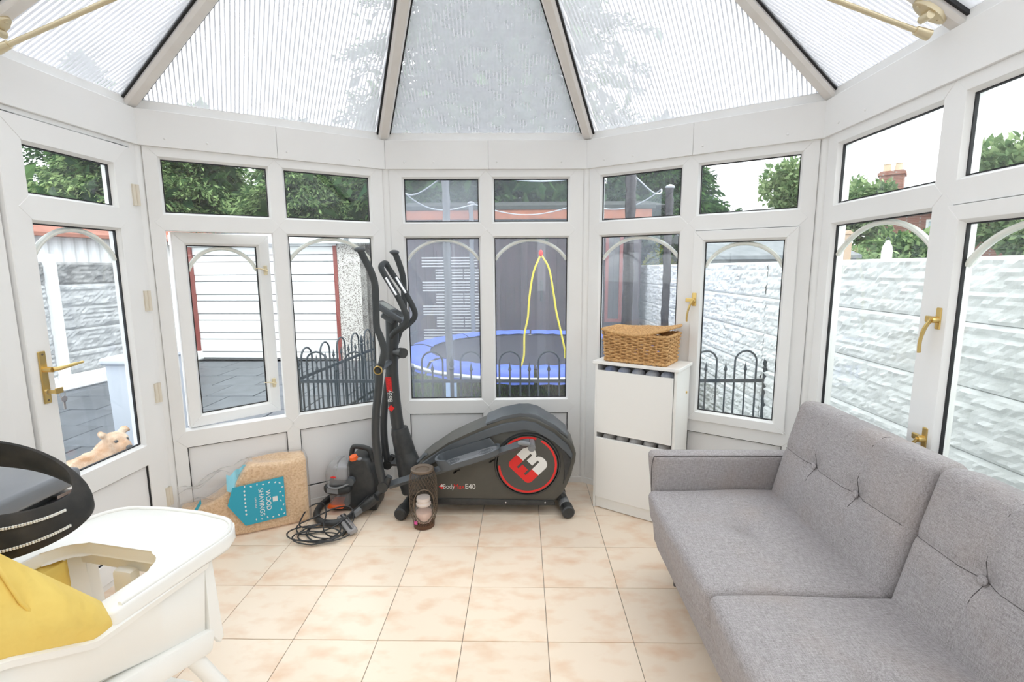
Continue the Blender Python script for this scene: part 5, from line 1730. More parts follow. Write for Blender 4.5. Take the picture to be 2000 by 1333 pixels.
def rock_panel(L, H, seed, m, depth=0.035, nx=72, nz=17):
    r_ = random.Random(seed)
    # stones: three or four uneven courses cut at uneven places
    stones = []
    zs = [0.0]
    while zs[-1] < H - 0.05:
        zs.append(zs[-1] + r_.uniform(0.06, 0.115))
    zs[-1] = H
    for z0, z1 in zip(zs, zs[1:]):
        x = 0
        while x < L:
            w = r_.uniform(0.12, 0.46)
            stones.append((x, min(L, x + w), z0, z1, r_.uniform(0.3, 1.0), r_.uniform(-0.6, 0.6), r_.uniform(-0.4, 0.9)))
            x += w
    rr = np.random.default_rng(seed)
    nzg = rr.normal(0, 1, (nz + 1, nx + 1))
    for _ in range(1):
        nzg = (nzg + np.roll(nzg, 1, 1) + np.roll(nzg, 1, 0) + np.roll(nzg, -1, 1)) / 4

    def hgt(x, z):
        for (a, b, c, d, h, tx, tz) in stones:
            if a <= x <= b and c <= z <= d:
                ed = min(x - a, b - x, z - c, d - z)
                return depth * (0.25 + 0.6 * h * min(1, ed / 0.016) + 0.35 * tx * ((x - a) / (b - a) - 0.5) + 0.35 * tz * ((z - c) / (d - c) - 0.5))
        return 0.25 * depth
    vs, fs = [], []
    for j in range(nz + 1):
        for i in range(nx + 1):
            x, z = L * i / nx, H * j / nz
            e = 0.0 if j in (0, nz) else 1.0
            vs.append((x, -(e * (hgt(x, z) + 0.42 * depth * nzg[j, i])), z))
    w = nx + 1
    for j in range(nz):
        for i in range(nx):
            fs.append((j * w + i, j * w + i + 1, (j + 1) * w + i + 1, (j + 1) * w + i))
    g = G().add(vs, fs)
    g.box(0, L, 0.0, 0.045, 0, H)
    return g.mesh('panel', m)


wp = [rock_panel(1.83, 0.300, s, CONC_W, 0.026) for s in (1, 2, 3, 4)]
# right boundary: runs along Y, face toward -X
gw = thing('garden_wall', 'white painted rock-faced concrete panel wall outside the right windows', 'garden wall', (2.05, 4.0, GZ))
Mr = Matrix.Translation((2.085, 0, 0)) @ Matrix.Rotation(-PI / 2, 4, 'Z')
TOPR = 1.485
for r_ in range(6):
    for k in range(7):
        o = link('panel', wp[(k * 3 + r_ * 2 + k * r_) % 4], gw, False)
        o.matrix_local = wmat(gw).inverted() @ Matrix.Translation((0, 11.62 - 1.833 * k, TOPR - 0.3045 * (r_ + 1))) @ Mr
for k in range(1, 7):
    pass
# left boundary
lf = thing('panel_fence', 'grey stained concrete panel fence with white posts seen through the door', 'fence', (-6.3, 6.5, GZ))
FA = Vector((-6.47, 4.62, 0)); FD = Vector((0.15, 1.07, 0)).normalized()
fang = math.atan2(FD.y, FD.x)
gp_ = {m_: [rock_panel(1.72, 0.300, 20 + s, m_, 0.03, 44, 10) for s in range(3)] for m_ in (CONC_G, CONC_D, CONC_W)}
TOPL = 1.562
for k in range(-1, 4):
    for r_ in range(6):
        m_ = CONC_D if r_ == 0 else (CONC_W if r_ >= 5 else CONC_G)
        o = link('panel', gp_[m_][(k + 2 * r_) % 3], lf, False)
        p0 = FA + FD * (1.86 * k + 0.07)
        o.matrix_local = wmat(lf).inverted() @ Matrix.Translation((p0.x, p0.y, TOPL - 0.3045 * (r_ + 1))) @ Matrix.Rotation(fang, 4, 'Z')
for k in range(-1, 5):
    p0 = FA + FD * (1.86 * k)
    Mp = Matrix.Translation((p0.x, p0.y, 0)) @ Matrix.Rotation(fang, 4, 'Z')
    G().box(-0.065, 0.065, -0.075, 0.055, GZ, TOPL + 0.10, Mp, bev=0.012).build('post', CONC_W, lf)
G().box(-0.1, 7.0, -0.16, -0.05, GZ, GZ + 0.16, Matrix.Translation(FA) @ Matrix.Rotation(fang, 4, 'Z'), bev=0.02).build('plinth', CONC_W, lf)

# neighbour's white corrugated building beyond that fence
nbh = thing('corrugated_outbuilding', 'white corrugated outbuilding with red tiled roof beyond the left fence', 'outbuilding', (-9.6, 9.0, GZ))
cor = G()
Mn_ = Matrix.Translation((-9.0, 6.5, 0)) @ Matrix.Rotation(math.atan2(1, 0.33), 4, 'Z')
cor.grid(lambda u, v: (8.5 * u, -0.018 * math.copysign(min(1, abs(1.6 * math.sin(u * 8.5 * 2 * PI / 0.2))), math.sin(u * 8.5 * 2 * PI / 0.2)), GZ + 2.27 * v), 340, 1, Mn_)
cor.build('cladding', DOORW, nbh)
G().box(0.0, 8.5, 0.05, 3.5, GZ, 2.05, Mn_).build('wall', DOORW, nbh)
G().prism([(-0.25, 2.10), (1.9, 2.95), (4.0, 2.10), (4.0, 2.04), (-0.25, 2.04)], -0.2, 8.7, Mn_ @ Matrix.Rotation(PI / 2, 4, 'Z') @ XZ).build('roof', REDTILE, nbh)

# ------------------------------------------------------------------ garage
ga_ = math.atan2(8.546 - 8.677, -3.199 + 5.794)
gar = thing('garage', 'flat-roofed pebbledash garage with white slatted door across the yard', 'garage', (-5.794, 8.677, GZ), ga_)
G().box(2.64, 3.14, 0.0, 0.12, 0, 2.02).build('front_pier', DASH, gar, world=False)
G().box(-0.13, -0.03, 0.0, 0.12, 0, 2.02).build('front_pier', DASH, gar, world=False)
G().box(3.04, 3.14, 0.0, 5.0, 0, 2.02).build('side_wall', DASH, gar, world=False)
G().box(-0.13, -0.05, 0.0, 5.0, 0, 2.02).build('side_wall', DASH, gar, world=False)
G().box(-0.25, 3.28, -0.16, 5.1, 2.02, 2.19, bev=0.01).build('fascia', DOORW, gar, world=False)
G().box(-0.22, 3.25, -0.13, 5.07, 2.19, 2.21).build('roof', FELT_G, gar, world=False)
G().box(-0.03, 2.64, -0.01, 0.08, 1.985, 2.02).build('door_head', DOORW, gar, world=False)
for x in (-0.03, 2.575):
    G().box(x, x + 0.065, -0.012, 0.08, 0, 1.99).build('door_frame', REDWOOD, gar, world=False)
z = 0.03
k = 0
while z < 1.97:
    h = (0.115, 0.225)[k % 2]
    h = min(h, 1.985 - z)
    G().box(0.036, 2.574, 0.02 if k % 2 else 0.028, 0.05, z + 0.007, z + h - 0.007, bev=0.003).build('slat', DOORW, gar, world=False)
    z += h; k += 1
G().box(0.036, 2.574, 0.036, 0.06, 0.0, 1.985).build('door_backing', mat('grey_gap', (0.12, 0.125, 0.13), 0.8), gar, world=False)
G().box(1.29, 1.38, -0.02, 0.02, 1.17, 1.20, bev=0.004).lathe([(0.022, 0), (0.022, 0.02), (0.012, 0.03)], 12, Matrix.Translation((1.335, 0.02, 1.14)) @ Matrix.Rotation(PI / 2, 4, 'X')).build('handle', CHROME, gar, world=False)
G().tube([(2.9, -0.17, 2.11), (2.9, -0.22, 2.08), (2.9, -0.23, 2.05)], [0.03, 0.04, 0.05], 10).build('outside_light', GREYP, gar, world=False)

# pale storage box beside the fence, seen low through the door
sb = thing('storage_bin', 'pale grey outdoor bin standing on the paving seen through the door', 'bin', (-3.28, 4.20, GZ))
G().prism([(-0.15, 0.0), (0.15, 0.0), (0.17, 0.82), (-0.17, 0.82)], -0.24, 0.24, Matrix.Translation((-3.28, 4.20, GZ)) @ XZ, bev=0.02).build('body', mat('pale_grey_bin', (0.48, 0.52, 0.58), 0.5), sb, smooth=40)
G().box(-3.47, -3.09, 3.92, 4.48, GZ + 0.82, GZ + 0.88, bev=0.02).build('lid', mat('pale_grey_lid', (0.56, 0.60, 0.66), 0.5), sb, smooth=40)

# ------------------------------------------------------------------ hooped iron fence


def hoop_fence(name, label, length, M, n, gate=False):
    f = thing(name, label, 'fence')
    f.matrix_world = M
    WM[f.name] = M
    R_, RT_ = 0.475 - GZ, 0.735 - GZ
    for z_ in (R_, 0.12):
        G().box(-0.03, length + 0.03, -0.004, 0.012, z_ - 0.014, z_ + 0.014).build('rail', IRON, f, world=False)
    pit = length / n
    hw = pit * 0.27
    bow = G().tube([(-hw, 0, 0.03), (-hw, 0, RT_ - hw)] + [(-hw * math.cos(t), 0, RT_ - hw + hw * math.sin(t)) for t in np.linspace(0.3, PI - 0.3, 7)] + [(hw, 0, RT_ - hw), (hw, 0, 0.03)], 0.0085, 6).mesh('hoop', IRON, 60)
    spear = G().tube([(0, 0, 0.03), (0, 0, R_ + 0.09)], 0.0075, 6).lathe([(0.0076, R_ + 0.085), (0.016, R_ + 0.10), (0.006, R_ + 0.135), (0.001, R_ + 0.165)], 8).mesh('spear', IRON, 40)
    post = G().tube([(0, 0, 0), (0, 0, R_ + 0.10)], 0.017, 8).lathe([(0.018, R_ + 0.10), (0.024, R_ + 0.112), (0.012, R_ + 0.125), (0.022, R_ + 0.15), (0.012, R_ + 0.185), (0.001, R_ + 0.225)], 10).mesh('post', IRON, 40)
    for i in range(n):
        o = link('hoop', bow, f, False); o.location = (pit * (i + 0.5), 0.004, 0)
        o = link('spear', spear, f, False); o.location = (pit * (i + 0.5), 0.004, 0)
        if i and i % 4:
            o = link('spear', spear, f, False); o.location = (pit * i, 0.004, 0)
    for i in range(0, n + 1, 4):
        o = link('post', post, f, False); o.location = (pit * i, 0.004, 0)
    return f


hoop_fence('hoop_fence', 'black hooped iron fence running past the three bay windows', 4.02, Matrix.Translation((-1.95, 4.2, GZ)), 12)
hoop_fence('hoop_fence', 'black hooped iron fence running away toward the garage', 3.4, Matrix.Translation((-1.99, 4.28, GZ)) @ Matrix.Rotation(math.radians(84), 4, 'Z'), 10)

# ------------------------------------------------------------------ trampoline
TX, TY, TR = 0.12, 5.95, 1.52
tz = 0.50
trp = thing('trampoline', 'round blue-padded trampoline with net enclosure behind the middle windows', 'trampoline', (TX, TY, GZ))
MT = Matrix.Translation((TX, TY, 0))
G().lathe([(0.0001, tz - 0.03), (TR - 0.26, tz - 0.03), (TR - 0.26, tz - 0.024), (0.0001, tz - 0.024)], 48, MT).build('jumping_mat', MATBLK, trp)
for k in range(8):
    a0, a1 = 2 * PI * k / 8 + 0.01, 2 * PI * (k + 1) / 8 - 0.01
    G().grid(lambda u, v: ((TR - 0.30 + 0.32 * v) * math.cos(a0 + (a1 - a0) * u), (TR - 0.30 + 0.32 * v) * math.sin(a0 + (a1 - a0) * u), tz + 0.035 * math.sin(PI * min(1, v * 1.1)) - 0.11 * max(0, v - 0.86) / 0.14 + 0.006 * math.sin(u * 29 + k)), 12, 10, MT).build('pad', PADBLUE, trp, smooth='all')
G().tube([(TR * math.cos(a), TR * math.sin(a), tz - 0.07) for a in np.linspace(0, 2 * PI, 49)[:-1]], 0.024, 8, closed=True, M=MT).build('frame_ring', GALV, trp, smooth=60)
angs = [math.radians(a) for a in (2, 62, 122, 182, 240, 302)]
PTOP = 2.36
for i, a in enumerate(angs):
    c, s = math.cos(a), math.sin(a)
    px, py = (TR + 0.08) * c, (TR + 0.08) * s
    pl = G().tube([(px, py, GZ), (px, py, 0.55)], 0.021, 8, M=MT).build('leg', GALV, trp, smooth=60)
    r_ = 0.048 if i in (0, 1, 5) else 0.034
    pts = [(px + 0.004 * math.sin(7 * q), py + 0.004 * math.cos(5 * q), 0.42 + (PTOP - 0.42) * q / 24) for q in range(25)]
    sl = G().tube(pts, [r_ * (1 + 0.10 * math.sin(q * 2.4 + i)) for q in range(25)], 10, M=MT).build('padded_pole', (SLEEVE if i in (0, 1, 5) else mat('clear_grey_sleeve_%d' % i, (0.20, 0.21, 0.225), 0.25, bump=0.8, bscale=22)), trp, smooth=60)
    WM[sl.name] = wmat(trp)
    G().lathe([(0.002, PTOP + 0.035), (0.035, PTOP + 0.025), (0.058, PTOP + 0.005), (0.052, PTOP - 0.01)], 14, MT @ Matrix.Translation((px, py, 0))).build('pole_cap', GALV, sl, smooth=60)
    G().tube([(px * 0.99, py * 0.99, GZ + 0.05), (px * 0.99, py * 0.99, tz - 0.12)], 0.052, 10, M=MT).build('leg_foam', FOAMB if i == 4 else GALV, trp, smooth=60)
net = G()


def net_pt(u, v):
    a = angs[0] + u * 2 * PI
    k = u * 6
    s = abs(math.sin(PI * (k % 1)))
    r_ = (TR - 0.02) * (1 - 0.07 * s)
    top = PTOP - 0.03 - 0.14 * s
    return (r_ * math.cos(a), r_ * math.sin(a), tz + 0.01 + (top - tz) * v)


net.grid(net_pt, 96, 8, MT)
nt_ = net.build('net', NET, trp, smooth='all', kind='stuff')
WM[nt_.name] = wmat(trp)
G().tube([net_pt(i / 96, 1.0) for i in range(96)], 0.008, 5, closed=True, M=MT).build('net_hem', mat('grey_hem', (0.5, 0.53, 0.56), 0.7), nt_, smooth=60)


def net_r(x):          # y of the near side of the net at world x, just in front of it
    return TY - math.sqrt(max(0.05, (TR - 0.02) ** 2 - (x - TX) ** 2)) - 0.02


for pts in ([(0.165, 1.560), (0.10, 1.40), (0.065, 1.19), (0.050, 1.0), (0.020, 0.85), (0.015, 0.66), (-0.01, 0.56)], [(0.165, 1.560), (0.235, 1.44), (0.275, 1.24), (0.305, 1.05), (0.345, 0.88), (0.385, 0.70), (0.39, 0.63)]):
    G().tube(smooth_path([(x, net_r(x) - 0.0, z) for x, z in pts], 5), 0.0085, 6).build('door_zip', YRIB, trp, smooth=60)
G().ell((0.165, net_r(0.165) - 0.012, 1.57), (0.020, 0.014, 0.028), 10, 8).build('zip_tag', RED, trp, smooth='all')

# ------------------------------------------------------------------ garden shed behind the trampoline
sd = thing('garden_shed', 'dark boarded garden shed with orange-brown fascia behind the trampoline', 'shed', (-0.1, 8.3, GZ))
SY = 8.30
x = -2.05
while x < 1.85:
    w = 0.148
    G().box(x + 0.002, x + w - 0.002, SY - rnd.uniform(0.018, 0.024), SY, GZ, 2.16).build('board', SHEDW, sd)
    x += w
G().box(-2.05, 1.85, SY + 0.005, SY + 2.3, GZ, 2.2).build('carcass', SHEDW, sd)
G().box(-2.25, 2.05, SY - 0.22, SY - 0.18, 2.21, 2.36, bev=0.006).build('fascia', FASCIA, sd)
G().prism([(-2.3, 2.36), (2.1, 2.36), (2.1, 2.42), (-2.3, 2.42)], -2.6, 0.24, xz(SY)).build('roof_deck', FELT, sd)
G().prism([(SY - 0.24, 2.41), (SY + 1.2, 2.66), (SY + 2.6, 2.41)], -2.1, 2.3, Matrix.Rotation(PI / 2, 4, 'Z') @ XZ @ Matrix.Identity(4)).build('roof', FELT, sd)
shd = G()
for k in range(6):
    xx = -0.02 + 0.118 * k
    b_ = G().box(xx + 0.002, xx + 0.116, SY - 0.045, SY - 0.022, GZ + 0.05, 1.98).build('door_board', SHEDW, sd)
G().box(0.30, 0.335, SY - 0.075, SY - 0.045, 0.90, 1.22, bev=0.008).box(0.295, 0.34, SY - 0.085, SY - 0.045, 1.16, 1.24, bev=0.008).build('door_handle', BLACKP, sd)
# glazed frames on its right end (brown window frames)
for x0, x1 in ((1.02, 1.30), (1.36, 1.64)):
    fr_ = ring(x0, x1, 0.55, 1.98, 0.05, -0.05, 0.0)
    fo = fr_.build('window_frame', REDWOOD, sd, world=False)
    fo.location = Vector((0, SY - 0.02, 0)) - Vector(sd.location)
    pn = G().box(x0 + 0.05, x1 - 0.05, SY - 0.045, SY - 0.040, 0.60, 1.93).build('window_pane', GLASS, sd)
# pale slats added outside for the striped reflection in the middle pane
scn = thing('reflection_slats', 'added pale slats before the shed standing in for a window reflection', 'screen', (-1.12, 8.12, GZ))
k = 0
for row in range(9):
    for col_ in range(2):
        x0 = -1.62 + 0.46 * col_ + (0.22 if row % 2 else 0)
        for q in range(4):
            z_ = GZ + 0.06 + row * 0.195 + q * 0.045
            G().box(x0, x0 + 0.44, 8.10, 8.115, z_, z_ + 0.020).build('slat', PALE, scn)
for xx in (-1.40, -0.95, -0.72):
    G().box(xx - 0.02, xx + 0.02, 8.116, 8.15, GZ, 1.72).build('upright', SHEDW, scn)

# grey felt-roofed neighbour shed beyond the right wall
ns = thing('neighbour_shed', 'low grey felt-roofed shed just beyond the white garden wall', 'shed', (4.6, 9.3, GZ))
G().box(3.05, 5.2, 8.2, 10.8, GZ, 1.66).build('wall', FELT_G, ns)
G().prism([(2.95, 1.62), (2.95, 1.50), (5.3, 1.50), (5.3, 1.62)], -0.03, 0.05, xz(8.15)).build('fascia', mat('grey_fascia', (0.13, 0.14, 0.15), 0.8), ns)
G().prism([(8.05, 1.62), (9.6, 2.06), (11.1, 1.62), (11.1, 1.56), (8.05, 1.56)], 2.9, 5.35, Matrix.Rotation(PI / 2, 4, 'Z') @ XZ).build('roof', FELT_G, ns)

# ------------------------------------------------------------------ neighbouring houses


def house_window(par, M, w, h, blind=True):
    f = ring(0, w, 0, h, 0.07, -0.06, 0.05).build('window', UPVC, par, world=False)
    f.matrix_local = wmat(par).inverted() @ M
    WM[f.name] = M
    G().box(0.07, w - 0.07, -0.02, -0.01, 0.07, h - 0.07).build('pane', mat('pale_pane_%d' % int(w * 1000), (0.55, 0.66, 0.70), 0.1), f, world=False)
    G().box(w / 2 - 0.03, w / 2 + 0.03, -0.05, 0.0, 0.07, h - 0.07).build('mullion', UPVC, f, world=False)


h1 = thing('brick_house', 'red brick house with slate roof and tall chimney beyond the right wall', 'house', (16.0, 19.0, GZ))
# wall facing the viewer: plane through (12.6,19.4) to (17.6,15.4)
ha = math.atan2(-4.2, 5.2)
Mh = Matrix.Translation((12.85, 19.3, GZ)) @ Matrix.Rotation(ha, 4, 'Z')
G().box(0, 6.5, 0, 6.0, 0, 3.75, Mh).build('wall', BRICK, h1)
G().prism([(-0.35, 3.70), (3.0, 4.75), (6.35, 3.70)], -0.25, 6.75, Mh @ Matrix.Rotation(PI / 2, 4, 'Z') @ XZ).build('roof', SLATE, h1)
ch_ = G().box(0.25, 0.98, 0.3, 1.15, 2.0, 5.05, Mh).box(0.20, 1.03, 0.25, 1.20, 4.90, 5.0, Mh).build('chimney', BRICK, h1)
WM[ch_.name] = wmat(h1)
for x in (0.44, 0.79):
    G().lathe([(0.13, 5.05), (0.11, 5.32), (0.13, 5.34), (0.10, 5.35)], 12, Mh @ Matrix.Translation((x, 0.7, 0))).build('chimney_pot', mat('pale_chimney_pot_%d' % int(x * 100), (0.62, 0.50, 0.36), 0.8), ch_, smooth=40)
house_window(h1, Mh @ Matrix.Translation((1.75, 0, 2.05)), 1.1, 1.15)
house_window(h1, Mh @ Matrix.Translation((4.2, 0, 2.05)), 1.1, 1.15)

h2 = thing('gable_house', 'small red brick gable with steep slate roof far beyond the right bay', 'house', (7.4, 21.0, GZ))
G().prism([(5.2, GZ), (8.05, GZ), (8.05, 3.45), (6.7, 4.0), (5.2, 3.5)], -5.0, 0.0, xz(20.5)).build('wall', BRICK, h2)
G().prism([(5.0, 3.55), (6.7, 4.12), (8.25, 3.50), (8.25, 3.40), (6.7, 4.0), (5.0, 3.45)], -5.2, 0.2, xz(20.5)).build('verge_roof', SLATE, h2)
G().prism([(6.4, 3.3), (8.6, 3.3), (7.9, 4.45), (6.8, 4.45)], -3.0, -0.9, xz(20.5)).build('roof', SLATE, h2)

h3 = thing('white_house', 'white rendered house wall at the far right window', 'house', (14.4, 10.6, GZ))
G().box(12.4, 16.4, 9.0, 12.2, GZ, 3.35, Matrix.Identity(4)).build('wall', CONC_W, h3)
G().prism([(12.1, 3.30), (14.4, 4.6), (16.7, 3.30)], -12.4, -8.8, Matrix.Identity(4) @ XZ).build('roof', SLATE, h3)
G().tube([(12.33, 11.7, GZ), (12.33, 11.7, 3.3)], 0.05, 8).build('downpipe', REDWOOD, h3, smooth=60)

# ------------------------------------------------------------------ trees and shrubs


def leaves(name, m, par, pts, size, aspect, seed, droop=0.0, out=None):
    """One mesh of many small folded leaves or sprays at pts (n,3)."""
    r_ = np.random.default_rng(seed)
    n = len(pts)
    d = r_.normal(0, 1, (n, 3))
    if out is not None: d = d * 0.6 + out * 1.1
    d[:, 2] -= droop
    d /= np.linalg.norm(d, axis=1)[:, None]
    e = np.cross(d, r_.normal(0, 1, (n, 3)))
    e /= np.linalg.norm(e, axis=1)[:, None]
    s = size * r_.uniform(0.6, 1.3, n)[:, None]
    nrm = np.cross(d, e)
    a = pts
    b = pts + d * s
    w = e * s * aspect / 2
    mid = pts + d * s * 0.45 + nrm * s * 0.08
    V = np.stack([a, mid + w, b, mid - w], 1).reshape(-1, 3)
    idx = np.arange(n * 4).reshape(n, 4)
    me_ = bpy.data.meshes.new(name)
    me_.from_pydata(V.tolist(), [], idx.tolist())
    me_.materials.append(m)
    return link(name, me_, par, True, 'stuff')


def conifer(name, label, x, y, h, rad, n, seed, m, z0=0.0):
    n = int(n * 1.9)
    t = thing(name, label, 'tree', (x, y, GZ), 0, 'dark conifers behind the garden')
    r_ = np.random.default_rng(seed)
    nbr = 260
    P, O = [], []
    bz = r_.random(nbr) ** 0.85
    ba_ = r_.uniform(0, 2 * PI, nbr)
    per = n // nbr
    for z_, a in zip(bz, ba_):
        L = rad * (1 - z_) ** 0.75 * r_.uniform(0.75, 1.12) + 0.12
        u = r_.random(per) ** 0.55
        px = np.cos(a) * L * u; py = np.sin(a) * L * u
        pz = z0 + z_ * (h - z0) + 0.10 * L * u - 0.28 * L * u * u
        sp = 0.10 + 0.20 * (1 - u)
        p = np.stack([x + px + r_.normal(0, 1, per) * sp * 0.8, y + py + r_.normal(0, 1, per) * sp * 0.8, GZ + pz + r_.normal(0, 1, per) * sp * 0.5], 1)
        P.append(p); O.append(np.repeat([[math.cos(a), math.sin(a), -0.15]], per, 0))
    leaves('foliage', m, t, np.concatenate(P), 0.15, 0.34, seed + 1, 0.35, np.concatenate(O))
    G().tube([(x, y, GZ), (x, y, GZ + h * 0.9)], [0.22, 0.03], 8).build('trunk', BARK, t)
    # dark inner mass of twigs so that the crown is not hollow
    q = r_.normal(0, 1, (n // 4, 3)); zz = r_.random(n // 4)
    q = np.stack([x + q[:, 0] * rad * 0.34 * (1 - zz), y + q[:, 1] * rad * 0.34 * (1 - zz), GZ + z0 + zz * (h - z0)], 1)
    leaves('inner_twigs', CONIFER, t, q, 0.42, 0.5, seed + 2, 0.3)
    return t


conifer('conifer', 'tall broad dark conifer rising behind the shed and above the roof', -0.5, 13.0, 16.0, 5.0, 46000, 1, CONIFER)
conifer('conifer', 'pale green conifer sprays above the garage at its door end', -5.4, 12.4, 4.9, 3.0, 20000, 2, CONIFER_L)
conifer('conifer', 'dark conifer between the garage roof and the tall conifer', -3.3, 13.2, 6.0, 3.0, 18000, 3, CONIFER_L)
conifer('conifer', 'dark conifer spreading right of the shed toward the brick gable', 3.0, 11.4, 4.5, 3.0, 22000, 4, CONIFER)
conifer('conifer', 'dark conifer above the corrugated outbuilding', -12.6, 15.0, 7.5, 3.6, 10000, 5, CONIFER)
conifer('conifer', 'conifer filling the gap behind the garage door', -8.2, 13.2, 5.5, 3.0, 16000, 8, CONIFER_L)
conifer('conifer', 'pale conifer seen in the fanlight over the door', -9.6, 12.2, 5.6, 3.4, 20000, 6, CONIFER_L)


def broadleaf(name, label, c, rad, n, seed, m, size=0.2, cat='tree', trunk=True, clumps=34):
    t = thing(name, label, cat, (c[0], c[1], GZ))
    r_ = np.random.default_rng(seed)
    q = r_.normal(0, 1, (clumps, 3)); q /= np.linalg.norm(q, axis=1)[:, None]
    q *= (r_.random((clumps, 1)) ** 0.4)
    P, O = [], []
    for k in q:
        cc = np.array(c) + k * np.array(rad) * 0.8
        d = r_.normal(0, 1, (n // clumps, 3)); d /= np.linalg.norm(d, axis=1)[:, None]
        P.append(cc + d * np.array(rad) * 0.30 * r_.random((n // clumps, 1)) ** 0.4); O.append(d)
    leaves('foliage', m, t, np.concatenate(P), size, 0.6, seed + 1, 0.1, np.concatenate(O))
    if trunk:
        G().tube([(c[0], c[1], GZ), (c[0] + 0.05, c[1], c[2] * 0.6), (c[0], c[1], c[2] + rad[2] * 0.4)], [0.05 * rad[0] + 0.04, 0.04 * rad[0] + 0.03, 0.02], 8).build('trunk', BARK, t)
    return t


broadleaf('leafy_tree', 'large leafy tree in the far right upper window', (14.0, 14.3, 3.45), (2.2, 1.8, 2.0), 11000, 31, LEAF, 0.26)
broadleaf('leafy_tree', 'bushy green tree left of the brick chimney', (9.55, 14.6, 2.9), (0.72, 0.9, 1.05), 4500, 33, LEAF, 0.17)
broadleaf('leafy_tree', 'loose green tree in the upper right pane of the right bay', (9.6, 18.2, 3.7), (1.25, 1.2, 1.7), 5000, 35, LEAF, 0.22)
broadleaf('leafy_tree', 'green tree beside the white house above the garden wall', (11.35, 11.7, 2.4), (0.8, 0.9, 1.05), 4500, 37, LEAF, 0.17)
broadleaf('garden_shrub', 'green flowering shrub behind the wooden post and white wall', (6.0, 8.9, 1.25), (0.75, 0.7, 0.55), 4000, 39, LEAF, 0.10, 'shrub')
broadleaf('garden_shrub', 'dark green hedge shrub in front of the brick house', (9.6, 12.6, 1.6), (1.5, 1.0, 0.95), 6000, 41, CONIFER_L, 0.16, 'shrub')
broadleaf('golden_shrub', 'bright yellow-green shrub beside the trampoline pole', (2.72, 9.9, 1.15), (0.36, 0.36, 0.75), 3500, 43, LEAF_Y, 0.11, 'shrub')
broadleaf('garden_shrub', 'low green hedge in front of the distant brick wall', (4.3, 15.5, 1.6), (1.2, 0.8, 0.7), 3500, 45, LEAF, 0.16, 'shrub')
p_ = thing('wooden_post', 'brown wooden post standing behind the white garden wall', 'post', (5.0, 7.92, GZ))
G().box(4.94, 5.06, 7.86, 7.98, GZ, 1.93, bev=0.01).build('shaft', WOODPOST, p_)
G().prism([(-0.08, 0), (0.08, 0), (0.0, 0.06)], -0.08, 0.08, Matrix.Translation((5.0, 7.92, 1.93)) @ XZ).build('post_cap', WOODPOST, p_)
bf = thing('bird_feeder', 'white bottle-shaped bird feeder on a stand behind the garden wall', 'bird feeder', (4.0, 5.62, GZ))
G().tube([(4.0, 5.62, GZ), (4.0, 5.62, 1.49)], 0.02, 8).build('stand', IRON, bf, smooth=60)
G().lathe([(0.0001, 1.49), (0.05, 1.49), (0.052, 1.60), (0.045, 1.65), (0.022, 1.70), (0.02, 1.715), (0.0001, 1.72)], 16, Matrix.Translation((4.0, 5.62, 0))).build('bottle', mat('white_plastic_bottle', (0.85, 0.84, 0.78), 0.4), bf, smooth=50)
G().tube([(4.0 + 0.022 * math.cos(t), 5.62, 1.72 + 0.03 * math.sin(t)) for t in np.linspace(0, PI, 9)], 0.004, 5).build('hook', IRON, bf, smooth=60)

# ------------------------------------------------------------------ dog outside the door
dog = thing('dog', 'tan terrier looking in over the door rail from the wet paving', 'dog', (-2.32, 2.42, GZ))
b = G()


def seglimb(pts, rs, n=12):
    for (p, q), (r0, r1) in zip(zip(pts, pts[1:]), zip(rs, rs[1:])):
        p, q = Vector(p), Vector(q)
        k = max(2, int((q - p).length / (0.35 * min(r0, r1))))
        for i in range(k + 1):
            t = i / k
            b.ell(p.lerp(q, t), (r0 + (r1 - r0) * t,) * 3, 10, 7)


# local frame: x forward (head), y to the dog's left, z up; stands on z=0
seglimb([(-0.24, 0, 0.50), (-0.05, 0, 0.50), (0.10, 0, 0.50)], [0.135, 0.145, 0.155])        # trunk
seglimb([(0.10, 0, 0.45), (0.17, 0, 0.52)], [0.13, 0.105])
seglimb([(0.13, 0, 0.54), (0.25, 0, 0.645)], [0.125, 0.105])                                     # neck
TURN = math.radians(-105)


def hd(x, y, z):
    """Head point, the head turned on the neck toward the dog's right."""
    dx, dy = x - 0.245, y
    return (0.245 + dx * math.cos(TURN) - dy * math.sin(TURN), dx * math.sin(TURN) + dy * math.cos(TURN), z)


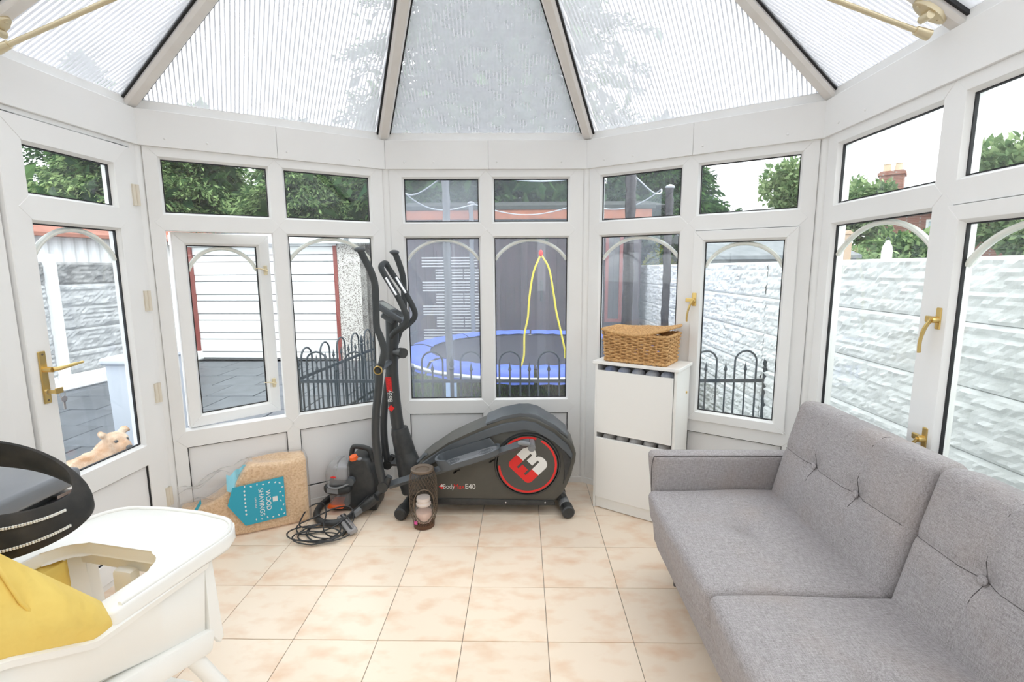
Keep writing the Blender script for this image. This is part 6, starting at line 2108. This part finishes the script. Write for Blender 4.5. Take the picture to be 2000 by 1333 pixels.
b.ell(hd(0.285, 0, 0.680), (0.102, 0.108, 0.088), 14, 10)                                        # skull
seglimb([hd(0.335, 0, 0.655), hd(0.425, 0, 0.632)], [0.074, 0.060])                                # muzzle
b.ell(hd(0.385, 0, 0.602), (0.055, 0.055, 0.030), 10, 8)
for sy in (1, -1):
    seglimb([(0.10, sy * 0.085, 0.42), (0.09, sy * 0.09, 0.24), (0.10, sy * 0.09, 0.05)], [0.058, 0.038, 0.032])
    b.ell((0.122, sy * 0.09, 0.028), (0.052, 0.036, 0.028), 10, 7)
    seglimb([(-0.24, sy * 0.08, 0.44), (-0.20, sy * 0.09, 0.28), (-0.29, sy * 0.09, 0.17), (-0.26, sy * 0.09, 0.04)], [0.085, 0.05, 0.032, 0.030])
    b.ell((-0.238, sy * 0.09, 0.026), (0.052, 0.036, 0.026), 10, 7)
    seglimb([hd(0.262, sy * 0.070, 0.745), hd(0.262, sy * 0.098, 0.770), hd(0.290, sy * 0.116, 0.762)], [0.034, 0.030, 0.018])    # ear
    b.ell(hd(0.360, sy * 0.044, 0.712), (0.020, 0.024, 0.016), 8, 6)
seglimb([(-0.33, 0, 0.54), (-0.42, 0, 0.63), (-0.44, 0, 0.71)], [0.036, 0.026, 0.016])           # tail
db = b.build('body', FUR, dog, world=False, smooth='all')
rm = db.modifiers.new('one_skin', 'REMESH'); rm.mode = 'VOXEL'; rm.voxel_size = 0.011; rm.use_smooth_shade = True
sm_ = db.modifiers.new('soften', 'SMOOTH'); sm_.iterations = 3; sm_.factor = 0.5
tx_ = bpy.data.textures.new('fur_clumps', 'CLOUDS'); tx_.noise_scale = 0.035
dp_ = db.modifiers.new('fur', 'DISPLACE'); dp_.texture = tx_; dp_.strength = 0.022; dp_.mid_level = 0.5
WM[db.name] = wmat(dog)
G().ell(hd(0.482, 0, 0.648), (0.026, 0.026, 0.021), 12, 8).build('nose', NOSE, dog, world=False, smooth='all')
for sy in (1, -1):
    G().ell(hd(0.378, sy * 0.045, 0.702), (0.015, 0.015, 0.015), 10, 8).build('eye', NOSE, dog, world=False, smooth='all')
G().tube([hd(0.462, -0.04, 0.607), hd(0.484, 0, 0.603), hd(0.462, 0.04, 0.607)], 0.004, 6).build('mouth', NOSE, dog, world=False, smooth='all')
DM = Matrix.Translation((-2.73, 2.94, GZ)) @ Matrix.Rotation(math.radians(84), 4, 'Z') @ Matrix.Diagonal((0.70, 0.70, 0.70, 1))
dog.matrix_world = DM
